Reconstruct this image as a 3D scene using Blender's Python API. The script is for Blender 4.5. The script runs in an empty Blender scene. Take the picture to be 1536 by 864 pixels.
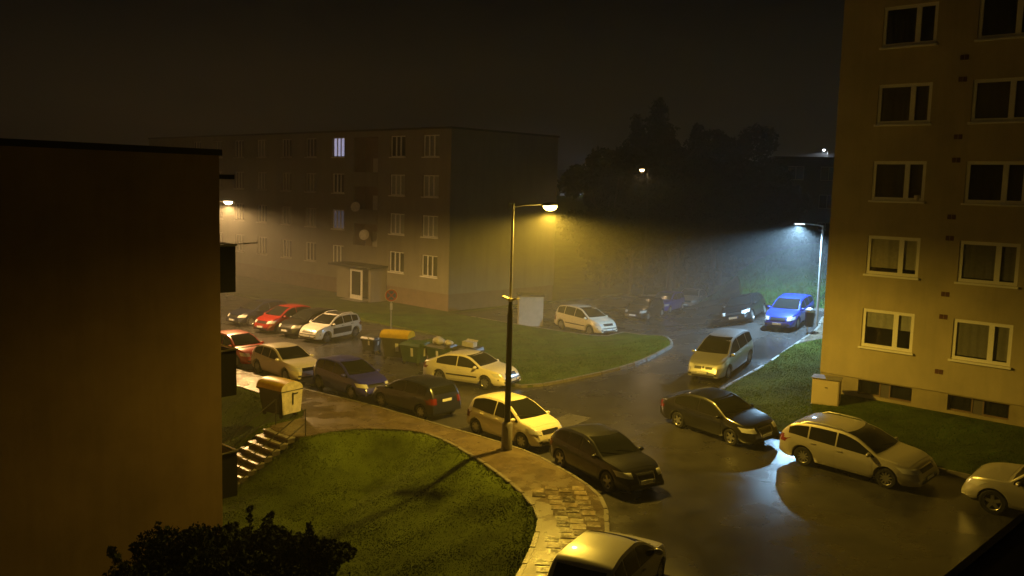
import bpy, bmesh, math, random
import numpy as np
from mathutils import Vector, Matrix
from mathutils.bvhtree import BVHTree

random.seed(7); rng = np.random.default_rng(7)
SC = bpy.context.scene
COL = SC.collection
R = math.radians

# ------------------------------------------------------------------ camera
FPX, PX_W, PX_H, CAM_H, HORIZON, ROLL = 1350.0, 1536, 864, 8.9, 278.0, .027
PITCH = math.atan((432 - HORIZON) * math.cos(ROLL) / FPX)
FW = Vector((0, math.cos(PITCH), -math.sin(PITCH))); RT0 = Vector((1, 0, 0)); UP0 = RT0.cross(FW)
RT = RT0 * math.cos(ROLL) + UP0 * math.sin(ROLL); UPV = -RT0 * math.sin(ROLL) + UP0 * math.cos(ROLL)
cam_d = bpy.data.cameras.new('camera'); cam = bpy.data.objects.new('camera', cam_d); COL.objects.link(cam)
cam_d.sensor_width = 36; cam_d.lens = 36 * FPX / PX_W; cam_d.clip_start = .1; cam_d.clip_end = 2000
M = Matrix((RT, UPV, -FW)).transposed().to_4x4(); M.translation = (0, 0, CAM_H)
cam.matrix_world = M
SC.camera = cam

# ------------------------------------------------------------------ world: a rainy night sky
wd = bpy.data.worlds.new('World'); SC.world = wd; wd.use_nodes = True
nt = wd.node_tree; nt.nodes.clear()
wo = nt.nodes.new('ShaderNodeOutputWorld'); bg = nt.nodes.new('ShaderNodeBackground')
sky = nt.nodes.new('ShaderNodeTexSky'); sky.sky_type = 'NISHITA'; sky.sun_disc = False
sky.sun_elevation = R(-6); sky.sun_rotation = R(140)
mx = nt.nodes.new('ShaderNodeMix'); mx.data_type = 'RGBA'; mx.blend_type = 'ADD'; mx.inputs[0].default_value = 1
tcw = nt.nodes.new('ShaderNodeTexCoord'); sx = nt.nodes.new('ShaderNodeSeparateXYZ'); cr = nt.nodes.new('ShaderNodeValToRGB')
cr.color_ramp.elements[0].position = 0; cr.color_ramp.elements[0].color = (.0120, .0080, .0036, 1)       # town glow on the cloud base
cr.color_ramp.elements[1].position = .24; cr.color_ramp.elements[1].color = (.0008, .0013, .0016, 1)
nt.links.new(tcw.outputs['Generated'], sx.inputs[0]); nt.links.new(sx.outputs[2], cr.inputs[0]); nt.links.new(cr.outputs[0], mx.inputs[7])
scl = nt.nodes.new('ShaderNodeMix'); scl.data_type = 'RGBA'; scl.blend_type = 'MULTIPLY'; scl.inputs[0].default_value = 1
scl.inputs[7].default_value = (.05, .05, .05, 1)
nt.links.new(sky.outputs[0], scl.inputs[6]); nt.links.new(scl.outputs[2], mx.inputs[6])
nt.links.new(mx.outputs[2], bg.inputs[0]); nt.links.new(bg.outputs[0], wo.inputs[0]); bg.inputs[1].default_value = 1.0

SC.view_settings.view_transform = 'Standard'; SC.view_settings.look = 'None'
SC.view_settings.exposure = 0; SC.view_settings.gamma = 1; SC.view_settings.use_curve_mapping = False
SC.cycles.use_denoising = True
SC.cycles.max_bounces = 6; SC.cycles.volume_bounces = 1; SC.cycles.transparent_max_bounces = 8
SC.cycles.sample_clamp_indirect = 4; SC.cycles.volume_step_rate = 4
SC.cycles.caustics_reflective = False; SC.cycles.caustics_refractive = False

SODIUM = (1.0, .615, .062)
P_MAIN, P_LEFT, P_LED = 6600, 10000, 12000
HAZE_DENSITY = .0036

# ------------------------------------------------------------------ frames and helpers
A1 = R(-43.7)
E1 = Vector((math.cos(A1), math.sin(A1), 0)); E2 = Vector((-E1.y, E1.x, 0))
O = Vector((0, 29.3, 0))
def ST(s, t, z=0): return O + E1 * s + E2 * t + Vector((0, 0, z))
def to_st(x, y):
    r = Vector((x, y, 0)) - O; return r.dot(E1), r.dot(E2)
def G(px, py, z=0):
    d = FW + RT * ((px - PX_W / 2) / FPX) - UPV * ((py - PX_H / 2) / FPX)
    t = (z - CAM_H) / d.z; return Vector((d.x * t, d.y * t, z))
def AT(px, py, dist):
    d = FW + RT * ((px - PX_W / 2) / FPX) - UPV * ((py - PX_H / 2) / FPX)
    return Vector((0, 0, CAM_H)) + d * (dist / d.y)

def sm(a, b, x):
    x = min(1, max(0, (x - a) / (b - a))); return x * x * (3 - 2 * x)
def terr(x, y):
    """the side street and the lawn by the ochre block climb away from the junction"""
    s, t = to_st(x, y); u = t - 5.3
    return .115 * min(26, .5 * (u + math.sqrt(u * u + 2.25))) * sm(-12.5, -2, s)
def GT(px, py, dz=0):
    """where the sight line through a pixel meets the sloping ground (+dz)"""
    d = FW + RT * ((px - PX_W / 2) / FPX) - UPV * ((py - PX_H / 2) / FPX)
    f = lambda k: CAM_H + d.z * k - terr(d.x * k, d.y * k) - dz
    k = 8.
    while f(k) > 0 and k < 200: k += .25
    lo, hi = k - .25, k
    for _ in range(30):
        m = (lo + hi) / 2
        if f(m) > 0: lo = m
        else: hi = m
    return Vector((d.x * hi, d.y * hi, CAM_H + d.z * hi))
def SG(s, t, dz=0):
    p = ST(s, t); return Vector((p.x, p.y, terr(p.x, p.y) + dz))
class MB:
    def __init__(s): s.v = []; s.f = []
    def add(s, vs, fs):
        n = len(s.v); s.v += [tuple(v) for v in vs]; s.f += [tuple(i + n for i in f) for f in fs]
    def box(s, c, d, rz=0, tilt=None):
        c = Vector(c); m = Matrix.Rotation(rz, 3, 'Z')
        if tilt is not None: m = m @ tilt
        vs = [c + m @ Vector((x * d[0] / 2, y * d[1] / 2, z * d[2] / 2)) for z in (-1, 1) for y in (-1, 1) for x in (-1, 1)]
        s.add(vs, [(0, 2, 3, 1), (4, 5, 7, 6), (0, 1, 5, 4), (2, 6, 7, 3), (0, 4, 6, 2), (1, 3, 7, 5)])
    def obox(s, o, a, b, c):
        """box from corner o with edge vectors a, b, c"""
        o = Vector(o); vs = [o + a * x + b * y + c * z for z in (0, 1) for y in (0, 1) for x in (0, 1)]
        fs = [(0, 2, 3, 1), (4, 5, 7, 6), (0, 1, 5, 4), (2, 6, 7, 3), (0, 4, 6, 2), (1, 3, 7, 5)]
        if a.cross(b).dot(c) < 0: fs = [f[::-1] for f in fs]
        s.add(vs, fs)
    def tube(s, pts, r, n=8, cap=True):
        pts = [Vector(p) for p in pts]; rs = r if isinstance(r, (list, tuple)) else [r] * len(pts)
        rings = []
        for i, p in enumerate(pts):
            d = (pts[min(i + 1, len(pts) - 1)] - pts[max(i - 1, 0)]).normalized()
            a = d.orthogonal().normalized() if i == 0 else (a - d * a.dot(d)).normalized()
            b = d.cross(a)
            rings.append([p + (a * math.cos(2 * math.pi * k / n) + b * math.sin(2 * math.pi * k / n)) * rs[i] for k in range(n)])
        vs = [v for q in rings for v in q]; fs = []
        for i in range(len(pts) - 1):
            for k in range(n):
                fs.append((i * n + k, i * n + (k + 1) % n, (i + 1) * n + (k + 1) % n, (i + 1) * n + k))
        if cap: fs += [tuple(range(n))[::-1], tuple(range((len(pts) - 1) * n, len(pts) * n))]
        s.add(vs, fs)
    def lathe(s, prof, n=24, axis='z', c=(0, 0, 0), closed=False):
        c = Vector(c); vs = []; fs = []
        for (r, h) in prof:
            for k in range(n):
                a = 2 * math.pi * k / n
                p = Vector((r * math.cos(a), r * math.sin(a), h))
                if axis == 'y': p = Vector((p.x, p.z, p.y))
                vs.append(c + p)
        m = len(prof)
        for i in range(m if closed else m - 1):
            j = (i + 1) % m
            for k in range(n): fs.append((i * n + k, i * n + (k + 1) % n, j * n + (k + 1) % n, j * n + k))
        if axis == 'y': fs = [f[::-1] for f in fs]
        s.add(vs, fs)
    def build(s, name, m, parent=None, smooth=None, bevel=0):
        me = bpy.data.meshes.new(name); me.from_pydata(s.v, [], s.f); me.update()
        if m is not None: me.materials.append(m)
        if bevel:
            b = bmesh.new(); b.from_mesh(me)
            bmesh.ops.bevel(b, geom=[e for e in b.edges if len(e.link_faces) == 2 and e.calc_face_angle(0) > .6], offset=bevel, segments=2, affect='EDGES')
            b.to_mesh(me); b.free()
        if smooth is not None:
            me.shade_smooth(); me.set_sharp_from_angle(angle=R(smooth))
        o = bpy.data.objects.new(name, me); COL.objects.link(o)
        if parent is not None: o.parent = parent
        return o
def empty(name, loc=(0, 0, 0), rz=0):
    o = bpy.data.objects.new(name, None); COL.objects.link(o); o.location = loc; o.rotation_euler = (0, 0, rz); o.empty_display_size = .2
    return o
def tag(o, label=None, cat=None, group=None, kind=None):
    if label: o['label'] = label
    if cat: o['category'] = cat
    if group: o['group'] = group
    if kind: o['kind'] = kind
    return o
def np_mesh(name, v, f, m, parent=None):
    me = bpy.data.meshes.new(name); k = f.shape[1]
    me.vertices.add(len(v)); me.vertices.foreach_set('co', v.astype(np.float32).ravel())
    me.loops.add(f.size); me.loops.foreach_set('vertex_index', f.astype(np.int32).ravel())
    me.polygons.add(len(f)); me.polygons.foreach_set('loop_start', np.arange(0, f.size, k, dtype=np.int32))
    me.update(calc_edges=True); me.materials.append(m)
    o = bpy.data.objects.new(name, me); COL.objects.link(o)
    if parent is not None: o.parent = parent
    return o

# ------------------------------------------------------------------ materials
MATS = {}
def mat(name, col, rough=.6, metal=0, coat=0, spec=.5, var=0, scale=4, bump=0, bscale=60, emit=None, estr=0, rvar=0, rscale=.6):
    if name in MATS: return MATS[name]
    m = bpy.data.materials.new(name); m.use_nodes = True; MATS[name] = m
    t = m.node_tree; p = t.nodes['Principled BSDF']; L = t.links
    p.inputs['Base Color'].default_value = (*col, 1); p.inputs['Roughness'].default_value = rough
    p.inputs['Metallic'].default_value = metal; p.inputs['Coat Weight'].default_value = coat
    p.inputs['Coat Roughness'].default_value = .06; p.inputs['Specular IOR Level'].default_value = spec
    if var or bump or rvar:
        tc = t.nodes.new('ShaderNodeTexCoord'); geo = t.nodes.new('ShaderNodeNewGeometry')
    if var:
        n = t.nodes.new('ShaderNodeTexNoise'); n.inputs['Scale'].default_value = scale; n.inputs['Detail'].default_value = 6; n.inputs['Roughness'].default_value = .65
        L.new(geo.outputs['Position'], n.inputs['Vector'])
        r = t.nodes.new('ShaderNodeMapRange'); r.inputs[1].default_value = .3; r.inputs[2].default_value = .7
        r.inputs[3].default_value = 1 - var; r.inputs[4].default_value = 1 + var; L.new(n.outputs['Fac'], r.inputs[0])
        x = t.nodes.new('ShaderNodeMix'); x.data_type = 'RGBA'; x.blend_type = 'MULTIPLY'; x.inputs[0].default_value = 1
        x.inputs[6].default_value = (*col, 1); L.new(r.outputs[0], x.inputs[7]); L.new(x.outputs[2], p.inputs['Base Color'])
    if rvar:
        n = t.nodes.new('ShaderNodeTexNoise'); n.inputs['Scale'].default_value = rscale; n.inputs['Detail'].default_value = 5; n.inputs['Roughness'].default_value = .6
        L.new(geo.outputs['Position'], n.inputs['Vector'])
        r = t.nodes.new('ShaderNodeMapRange'); r.inputs[1].default_value = .38; r.inputs[2].default_value = .62
        r.inputs[3].default_value = max(.03, rough - rvar); r.inputs[4].default_value = rough + rvar * .6
        L.new(n.outputs['Fac'], r.inputs[0]); L.new(r.outputs[0], p.inputs['Roughness'])
    if bump:
        n = t.nodes.new('ShaderNodeTexNoise'); n.inputs['Scale'].default_value = bscale; n.inputs['Detail'].default_value = 4
        L.new(geo.outputs['Position'], n.inputs['Vector'])
        b = t.nodes.new('ShaderNodeBump'); b.inputs['Strength'].default_value = bump; b.inputs['Distance'].default_value = .02
        L.new(n.outputs['Fac'], b.inputs['Height']); L.new(b.outputs[0], p.inputs['Normal'])
    if emit:
        p.inputs['Emission Color'].default_value = (*emit, 1); p.inputs['Emission Strength'].default_value = estr
    return m
def pane_mat(name, tint=(.75, .78, .8), refl=.0):
    if name in MATS: return MATS[name]
    m = bpy.data.materials.new(name); m.use_nodes = True; MATS[name] = m; t = m.node_tree; t.nodes.clear()
    o = t.nodes.new('ShaderNodeOutputMaterial'); mxs = t.nodes.new('ShaderNodeMixShader'); lw = t.nodes.new('ShaderNodeLayerWeight'); pw = t.nodes.new('ShaderNodeMath'); pw.operation = 'POWER'; pw.inputs[1].default_value = 4
    fr = t.nodes.new('ShaderNodeMath'); fr.operation = 'MULTIPLY_ADD'; fr.inputs[1].default_value = .8; fr.inputs[2].default_value = .05
    t.links.new(lw.outputs['Facing'], pw.inputs[0]); t.links.new(pw.outputs[0], fr.inputs[0])
    tr = t.nodes.new('ShaderNodeBsdfTransparent'); tr.inputs[0].default_value = (*tint, 1)
    gl = t.nodes.new('ShaderNodeBsdfGlossy'); gl.inputs['Roughness'].default_value = .02
    t.links.new(fr.outputs[0], mxs.inputs[0]); t.links.new(tr.outputs[0], mxs.inputs[1]); t.links.new(gl.outputs[0], mxs.inputs[2]); t.links.new(mxs.outputs[0], o.inputs[0])
    return m
ASPHALT = mat('wet_asphalt', (.040, .037, .034), rough=.29, var=.35, scale=1.1, bump=.20, bscale=38, rvar=.15, rscale=.28, spec=.8)
PATCH = mat('asphalt_patch', (.085, .078, .062), rough=.36, var=.3, scale=3, bump=.4, bscale=50, rvar=.1)
WALK = mat('wet_pavement', (.115, .088, .058), rough=.30, var=.35, scale=1.6, bump=.5, bscale=30, rvar=.2, rscale=.7)
SLAB = mat('paving_slab', (.21, .17, .115), rough=.24, var=.5, scale=6, bump=.6, bscale=22, rvar=.16, rscale=5)
KERB = mat('kerb_concrete', (.16, .145, .12), rough=.42, var=.3, scale=5, bump=.3, rvar=.15, rscale=2)
CONC = mat('concrete', (.24, .22, .19), rough=.6, var=.3, scale=3, bump=.4, bscale=30)
STEP = mat('wet_step', (.26, .24, .21), rough=.42, var=.45, scale=6, bump=.3, bscale=20, rvar=.16, rscale=3)
EARTH = mat('lawn_earth', (.056, .076, .011), rough=.95, var=.5, scale=.8, bump=.35, bscale=14, spec=.05)
GRASS = mat('grass_blades', (.082, .112, .010), rough=.8, var=.5, scale=.7, spec=.12)
GRASS2 = mat('grass_blades_dull', (.040, .092, .014), rough=.8, var=.45, scale=.8, spec=.12)
LEAF = mat('leaf', (.022, .032, .010), rough=.9, var=.5, scale=2, spec=.1)
LEAFD = mat('leaf_dark', (.018, .026, .012), rough=.9, var=.5, scale=1, spec=.1)
BARK = mat('bark', (.06, .045, .03), rough=.85, var=.4, scale=8)
PLAST_R = mat('plaster_ochre', (.42, .355, .20), rough=.85, var=.16, scale=.55, bump=.25, bscale=45)
PLINTH_R = mat('plinth_render', (.30, .25, .13), rough=.8, var=.2, scale=1.5, bump=.35, bscale=30)
PLAST_B = mat('plaster_grey', (.22, .19, .135), rough=.85, var=.12, scale=.5, bump=.2, bscale=40)
PLINTH_B = mat('plinth_brown', (.17, .11, .065), rough=.8, var=.25, scale=1.5)
PLAST_L = mat('plaster_brown', (.44, .30, .15), rough=.85, var=.16, scale=.45, bump=.2, bscale=40)
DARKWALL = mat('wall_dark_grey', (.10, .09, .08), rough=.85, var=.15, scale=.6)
WHITEF = mat('white_frame', (.80, .77, .68), rough=.4)
GREYF = mat('worn_frame', (.5, .46, .38), rough=.5)
BLACKP = mat('black_panel', (.012, .011, .010), rough=.5)
ROOFM = mat('roof_felt', (.03, .027, .025), rough=.7, var=.3)
BRICKV = mat('vent_brick', (.09, .025, .012), rough=.7, var=.3, scale=20)
GALV = mat('galvanised_steel', (.38, .37, .35), rough=.42, metal=.7, var=.15, scale=3)
DARKMET = mat('dark_steel', (.05, .048, .045), rough=.45, metal=.3)
CHROME = mat('chrome', (.7, .7, .7), rough=.15, metal=1)
RUBBER = mat('rubber', (.018, .018, .018), rough=.6)
BLKPL = mat('black_plastic', (.02, .02, .02), rough=.45)
GLASSC = mat('car_glass', (.012, .013, .013), rough=.05, coat=.0, spec=.6, bump=.06, bscale=90)
LAMPG = mat('headlamp_glass', (.78, .78, .75), rough=.16, metal=.25, spec=.9, coat=.6)
TAILR = mat('tail_lamp_red', (.15, .010, .008), rough=.2, coat=.5)
PLATE = mat('plate_white', (.75, .75, .70), rough=.4)
PLATEB = mat('plate_blue_strip', (.03, .06, .35), rough=.4)
RIM = mat('alloy_rim', (.42, .41, .39), rough=.3, metal=.75)
RIMD = mat('steel_rim', (.16, .155, .15), rough=.45, metal=.5)
SEAM = mat('seam_black', (.008, .008, .008), rough=.7)
YEL = mat('yellow_plastic', (.62, .42, .02), rough=.35, var=.15, scale=3)
GREENP = mat('green_plastic', (.03, .075, .03), rough=.4, var=.2, scale=3)
GREYP = mat('dark_grey_plastic', (.055, .055, .052), rough=.4, var=.2, scale=3)
WPLAST = mat('grubby_white_plastic', (.55, .5, .4), rough=.4, var=.25, scale=5)
STICK = mat('white_sticker', (.75, .73, .66), rough=.5)
BAG = mat('rubbish_bag', (.45, .42, .36), rough=.3, var=.3, scale=6)
BOXM = mat('cabinet_cream', (.62, .52, .34), rough=.45, var=.08, scale=2)
SIGNW = mat('sign_white', (.5, .48, .44), rough=.4)
SIGNR = mat('sign_red', (.4, .03, .02), rough=.4)
SIGNB = mat('sign_blue', (.03, .06, .25), rough=.4)
LAMP_Y = mat('lamp_lens_sodium', (.9, .8, .5), emit=(1, .66, .13), estr=55)
LAMP_W = mat('lamp_lens_warm', (.9, .85, .7), emit=(1, .72, .38), estr=30)
LAMP_B = mat('lamp_lens_led', (.8, .9, 1), emit=(.75, .88, 1), estr=14)
LIT = mat('lit_room', (.6, .6, .62), rough=.8, emit=(.62, .58, .86), estr=.75)
DIM = mat('dim_room', (.3, .3, .34), rough=.8, emit=(.5, .45, .62), estr=.10)
PANE = pane_mat('window_glass')
CURT = {k: mat('curtain_' + k, c, rough=.9, var=.15, scale=9) for k, c in dict(dark=(.03, .024, .018), brown=(.14, .11, .07), beige=(.62, .55, .38), grey=(.30, .27, .21), lace=(.50, .47, .38), black=(.006, .005, .004)).items()}
WETC = .5
def paint(name, col, metal=.0, rough=.32, coat=.8):
    return mat('paint_' + name, col, rough=rough, metal=metal, coat=coat, bump=.05, bscale=70)

_t = SLAB.node_tree; _p = _t.nodes['Principled BSDF']; _src = _p.inputs['Base Color'].links[0].from_socket
_oi = _t.nodes.new('ShaderNodeObjectInfo'); _mr = _t.nodes.new('ShaderNodeMapRange'); _mr.inputs[3].default_value = .35; _mr.inputs[4].default_value = 1.35
_mm = _t.nodes.new('ShaderNodeMix'); _mm.data_type = 'RGBA'; _mm.blend_type = 'MULTIPLY'; _mm.inputs[0].default_value = 1
_t.links.new(_oi.outputs['Random'], _mr.inputs[0]); _t.links.new(_src, _mm.inputs[6]); _t.links.new(_mr.outputs[0], _mm.inputs[7]); _t.links.new(_mm.outputs[2], _p.inputs['Base Color'])
def streaks(m, amount):
    t = m.node_tree; p = t.nodes['Principled BSDF']; src = p.inputs['Base Color'].links[0].from_socket
    g = t.nodes.new('ShaderNodeNewGeometry'); mp = t.nodes.new('ShaderNodeMapping'); mp.inputs['Scale'].default_value = (2.2, 2.2, .16)
    n = t.nodes.new('ShaderNodeTexNoise'); n.inputs['Scale'].default_value = 1.0; n.inputs['Detail'].default_value = 6; n.inputs['Roughness'].default_value = .7
    r = t.nodes.new('ShaderNodeMapRange'); r.inputs[1].default_value = .42; r.inputs[2].default_value = .72; r.inputs[3].default_value = 1; r.inputs[4].default_value = 1 - amount
    x = t.nodes.new('ShaderNodeMix'); x.data_type = 'RGBA'; x.blend_type = 'MULTIPLY'; x.inputs[0].default_value = 1
    t.links.new(g.outputs['Position'], mp.inputs[0]); t.links.new(mp.outputs[0], n.inputs['Vector']); t.links.new(n.outputs['Fac'], r.inputs[0])
    t.links.new(src, x.inputs[6]); t.links.new(r.outputs[0], x.inputs[7]); t.links.new(x.outputs[2], p.inputs['Base Color'])
streaks(PLAST_R, .15); streaks(PLAST_L, .12); streaks(PLAST_B, .2)
# ------------------------------------------------------------------ haze (rain-filled air)
hz = MB(); hz.box((0, 120, 7.6), (640, 400, 23.4)); 
hm = bpy.data.materials.new('haze'); hm.use_nodes = True; t = hm.node_tree; t.nodes.clear()
ho = t.nodes.new('ShaderNodeOutputMaterial'); pv = t.nodes.new('ShaderNodeVolumePrincipled'); pv.inputs['Density'].default_value = HAZE_DENSITY
pv.inputs['Color'].default_value = (.95, .95, .94, 1); pv.inputs['Anisotropy'].default_value = -.36
t.links.new(pv.outputs[0], ho.inputs[1])
tag(hz.build('haze', hm), 'thin rainy haze hanging between the blocks', 'haze', kind='stuff')

# ------------------------------------------------------------------ terrain
_PC = {}
def dist_poly(p, poly):
    """distance from p to polyline and side sign (left of travel positive)"""
    k = id(poly)
    if k not in _PC:
        A = np.array(poly, float); _PC[k] = (A[:-1], A[1:] - A[:-1], ((A[1:] - A[:-1]) ** 2).sum(1) + 1e-12, poly)
    A, D, LL, _ = _PC[k]; q = np.array(p[:2]) - A
    u = np.clip((q * D).sum(1) / LL, 0, 1); e = q - D * u[:, None]; d2 = (e * e).sum(1); i = int(d2.argmin())
    return math.sqrt(d2[i]), (1 if D[i, 0] * q[i, 1] - D[i, 1] * q[i, 0] > 0 else -1)
def dist_poly_slow(p, poly):
    best = 1e9; sg = 1
    for a, b in zip(poly, poly[1:]):
        ax, ay = a; bx, by = b; dx, dy = bx - ax, by - ay
        u = max(0, min(1, ((p[0] - ax) * dx + (p[1] - ay) * dy) / (dx * dx + dy * dy)))
        qx, qy = ax + dx * u, ay + dy * u; d = math.hypot(p[0] - qx, p[1] - qy)
        if d < best - 1e-9: best = d; sg = 1 if dx * (p[1] - ay) - dy * (p[0] - ax) > 0 else -1
    return best, sg
def in_poly(x, y, P):
    c = False; j = len(P) - 1
    for i in range(len(P)):
        if (P[i][1] > y) != (P[j][1] > y) and x < (P[j][0] - P[i][0]) * (y - P[i][1]) / (P[j][1] - P[i][1]) + P[i][0]: c = not c
        j = i
    return c
def smooth_line(P, n=6):
    out = []
    for i in range(len(P) - 1):
        p0 = P[max(i - 1, 0)]; p1 = P[i]; p2 = P[i + 1]; p3 = P[min(i + 2, len(P) - 1)]
        for k in range(n):
            u = k / n
            out.append(tuple(.5 * ((2 * b) + (c - a) * u + (2 * a - 5 * b + 4 * c - d) * u * u + (3 * b - a - 3 * c + d) * u ** 3) for a, b, c, d in zip(p0, p1, p2, p3)))
    out.append(tuple(P[-1])); return out
xy = lambda v: (v.x, v.y)
# kerb of the left pavement (road side) and its inner edge (lawn side); both run from far left to near
KERB_L = smooth_line([xy(ST(-60, -1.6)), xy(ST(-30, -.9)), xy(ST(-18, -.45)), xy(ST(-11.75, -.2)), xy(ST(-7.7, .25)), xy(ST(-3.7, .33)), xy(ST(0, .38)), xy(ST(1.94, 0)), xy(ST(4.27, -.9)), (2.73, 24.44), (2.66, 22.9), (2.3, 19.5), (1.5, 15), (.5, 8)])
LAWN_L = smooth_line([xy(ST(-60, -4)), xy(ST(-30, -2.9)), xy(ST(-16, -2.1)), xy(ST(-11.5, -2.0)), xy(ST(-9.2, -2.1)), xy(ST(-7.9, -2.9)), xy(ST(-7.55, -4.4)), xy(ST(-5.85, -4.4)), xy(ST(-5.6, -3.1)), xy(ST(-5.0, -1.85)), (-2.9, 31.0), (-1.3, 28.8), (0, 26.2), (.7, 24.3), (.9, 22.8), (.4, 19.8), (-.6, 16), (-2, 8)])
STAIR = ST(-6.68, -4.42)
def lawn_z(x, y):
    d, sg = dist_poly((x, y), LAWN_L)
    d = -d * sg      # positive inside the lawn
    s, _ = to_st(x, y)
    steep = .20 + .34 * sm(1, -6, s) 
    drop = 1.75 * (1 - math.exp(-max(0, d - .25) * steep / 1.0)) if d > .25 else 0
    z = .12 - drop if d > 0 else -.05
    a = (Vector((x, y, 0)) - STAIR).dot(E1); c = -(Vector((x, y, 0)) - STAIR).dot(E2)
    if c > -.1 and d > 0:
        zs = max(-1.62, .10 - .55 * max(0, c))
        z = z + (zs + .02 - z) * sm(3.2, .9, abs(a))
        if abs(a) < .95 and c < 3.4: z = min(z, zs - .38)
    if d > 0 and not abs(a) < .95: z += .05 * math.sin(x * 1.7 + y * .6) * min(1, d) * .8 + .03 * math.sin(x * 3.1 - y * 2.3) * min(1, d)
    return z
# ground heightfield
def ground_z(x, y):
    d, sg = dist_poly((x, y), KERB_L)
    if sg < 0 and y < 70: return -.3 - 2.4 * sm(.3, 8, d)
    z = -.25 + terr(x, y) * .97
    dd = y - 74 + .25 * abs(x) * 0
    z += 8.5 * sm(0, 60, dd) + 4 * sm(60, 200, dd)
    return z
xs = sorted(set(list(np.arange(-60, 61, 3.)) + [-300, -200, -140, -100, -80, 80, 100, 140, 200, 300]))
ys = sorted(set(list(np.arange(-6, 150, 3.)) + [-20, -60, 170, 200, 240, 300]))
gv = [(x, y, ground_z(x, y)) for y in ys for x in xs]; nx = len(xs)
gf = [(j * nx + i, j * nx + i + 1, (j + 1) * nx + i + 1, (j + 1) * nx + i) for j in range(len(ys) - 1) for i in range(nx - 1)]
b = MB(); b.add(gv, gf); tag(b.build('ground', EARTH, smooth=60), kind='structure')

def sheet(name, poly, z, m, thick=0, parent=None, lift=None, cell=1.2):
    """a polygon laid over the ground at height z (+ lift); thick > 0 adds a skirt downwards"""
    bm = bmesh.new(); vs = [bm.verts.new((p[0], p[1], 0)) for p in poly]
    f = bm.faces.new(vs); bm.normal_update()
    if f.normal.z < 0: f.normal_flip()
    X = [p[0] for p in poly]; Y = [p[1] for p in poly]
    for a, lo, hi in ((0, max(min(X), -40), min(max(X), 45)), (1, max(min(Y), 0), min(max(Y), 80))):
        c = math.ceil(lo / cell) * cell + .013
        while c < hi:
            co = [0, 0, 0]; no = [0, 0, 0]; co[a] = c; no[a] = 1
            bmesh.ops.bisect_plane(bm, geom=list(bm.verts) + list(bm.edges) + list(bm.faces), plane_co=co, plane_no=no, dist=1e-5); c += cell
    for v in bm.verts: v.co.z = terr(v.co.x, v.co.y) + z + (lift(v.co.x, v.co.y) if lift else 0)
    if thick:
        be = [e for e in bm.edges if len(e.link_faces) == 1]; low = {}
        for e in be:
            for v in e.verts:
                if v not in low: low[v] = bm.verts.new((v.co.x, v.co.y, v.co.z - thick))
        for e in be:
            a, b_ = e.verts; l = e.link_loops[0]
            if l.vert != a: a, b_ = b_, a
            bm.faces.new((b_, a, low[a], low[b_]))
    bmesh.ops.triangulate(bm, faces=[q for q in bm.faces if len(q.verts) > 4])
    me = bpy.data.meshes.new(name); bm.to_mesh(me); bm.free(); me.materials.append(m)
    me.shade_smooth(); me.set_sharp_from_angle(angle=R(35))
    o = bpy.data.objects.new(name, me); COL.objects.link(o)
    if parent: o.parent = parent
    return o
road_poly = KERB_L + [(12, 4), (60, 4), (70, 40), (48, 76), (-20, 76), (-64, 76)]
tag(sheet('road', road_poly, 0, ASPHALT), kind='structure')
# lighter repair patches in the asphalt
for i, (c, w, l, a) in enumerate([((-1.2, 4.3), 1.1, 2.3, .1), ((3.2, 1.9), .7, 1.4, .3)]):
    p = [xy(ST(c[0] + x * math.cos(a) - y * math.sin(a), c[1] + x * math.sin(a) + y * math.cos(a))) for x, y in [(-w / 2, -l / 2), (w / 2, -l / 2 * .9), (w / 2 * .9, l / 2), (-w / 2, l / 2 * .95)]]
    tag(sheet('road_patch', p, .004, PATCH), kind='structure')

# left pavement
pave = tag(sheet('pavement', KERB_L + LAWN_L[::-1], .115, WALK, thick=.25), kind='structure')
stone = MB(); stone.box((0, 0, 0), (.96, .14, .24)); stone_me = None
def kerb_run(line, parent, z, step=.99, lo=None, hi=None):
    global stone_me
    if stone_me is None:
        o = stone.build('kerb_stone', KERB, None, bevel=.015); stone_me = o.data; bpy.data.objects.remove(o)
    acc = 0; last = line[0]
    for a, b_ in zip(line, line[1:]):
        seg = math.hypot(b_[0] - a[0], b_[1] - a[1]); 
        u = step - acc
        while u <= seg:
            x = a[0] + (b_[0] - a[0]) * u / seg; y = a[1] + (b_[1] - a[1]) * u / seg
            px = ((x + last[0]) / 2, (y + last[1]) / 2); ang = math.atan2(y - last[1], x - last[0])
            if lo is None or (lo[0] < px[0] < hi[0] and lo[1] < px[1] < hi[1]):
                o = bpy.data.objects.new('kerb_stone', stone_me); COL.objects.link(o); o.parent = parent
                za, zb = terr(*last), terr(x, y)
                o.location = (px[0], px[1], (za + zb) / 2 + z - .12 + random.uniform(-.006, .006)); o.rotation_euler = (random.uniform(-.01, .01), -math.atan2(zb - za, step), ang + random.uniform(-.012, .012))
            last = (x, y); u += step
        acc = (seg - (u - step))
kerb_run(KERB_L, pave, .127, lo=(-25, 12), hi=(10, 60))
kerb_run([p for p in LAWN_L if 15 < p[1] < 31.05 and p[0] > -3], pave, .13)
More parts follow.
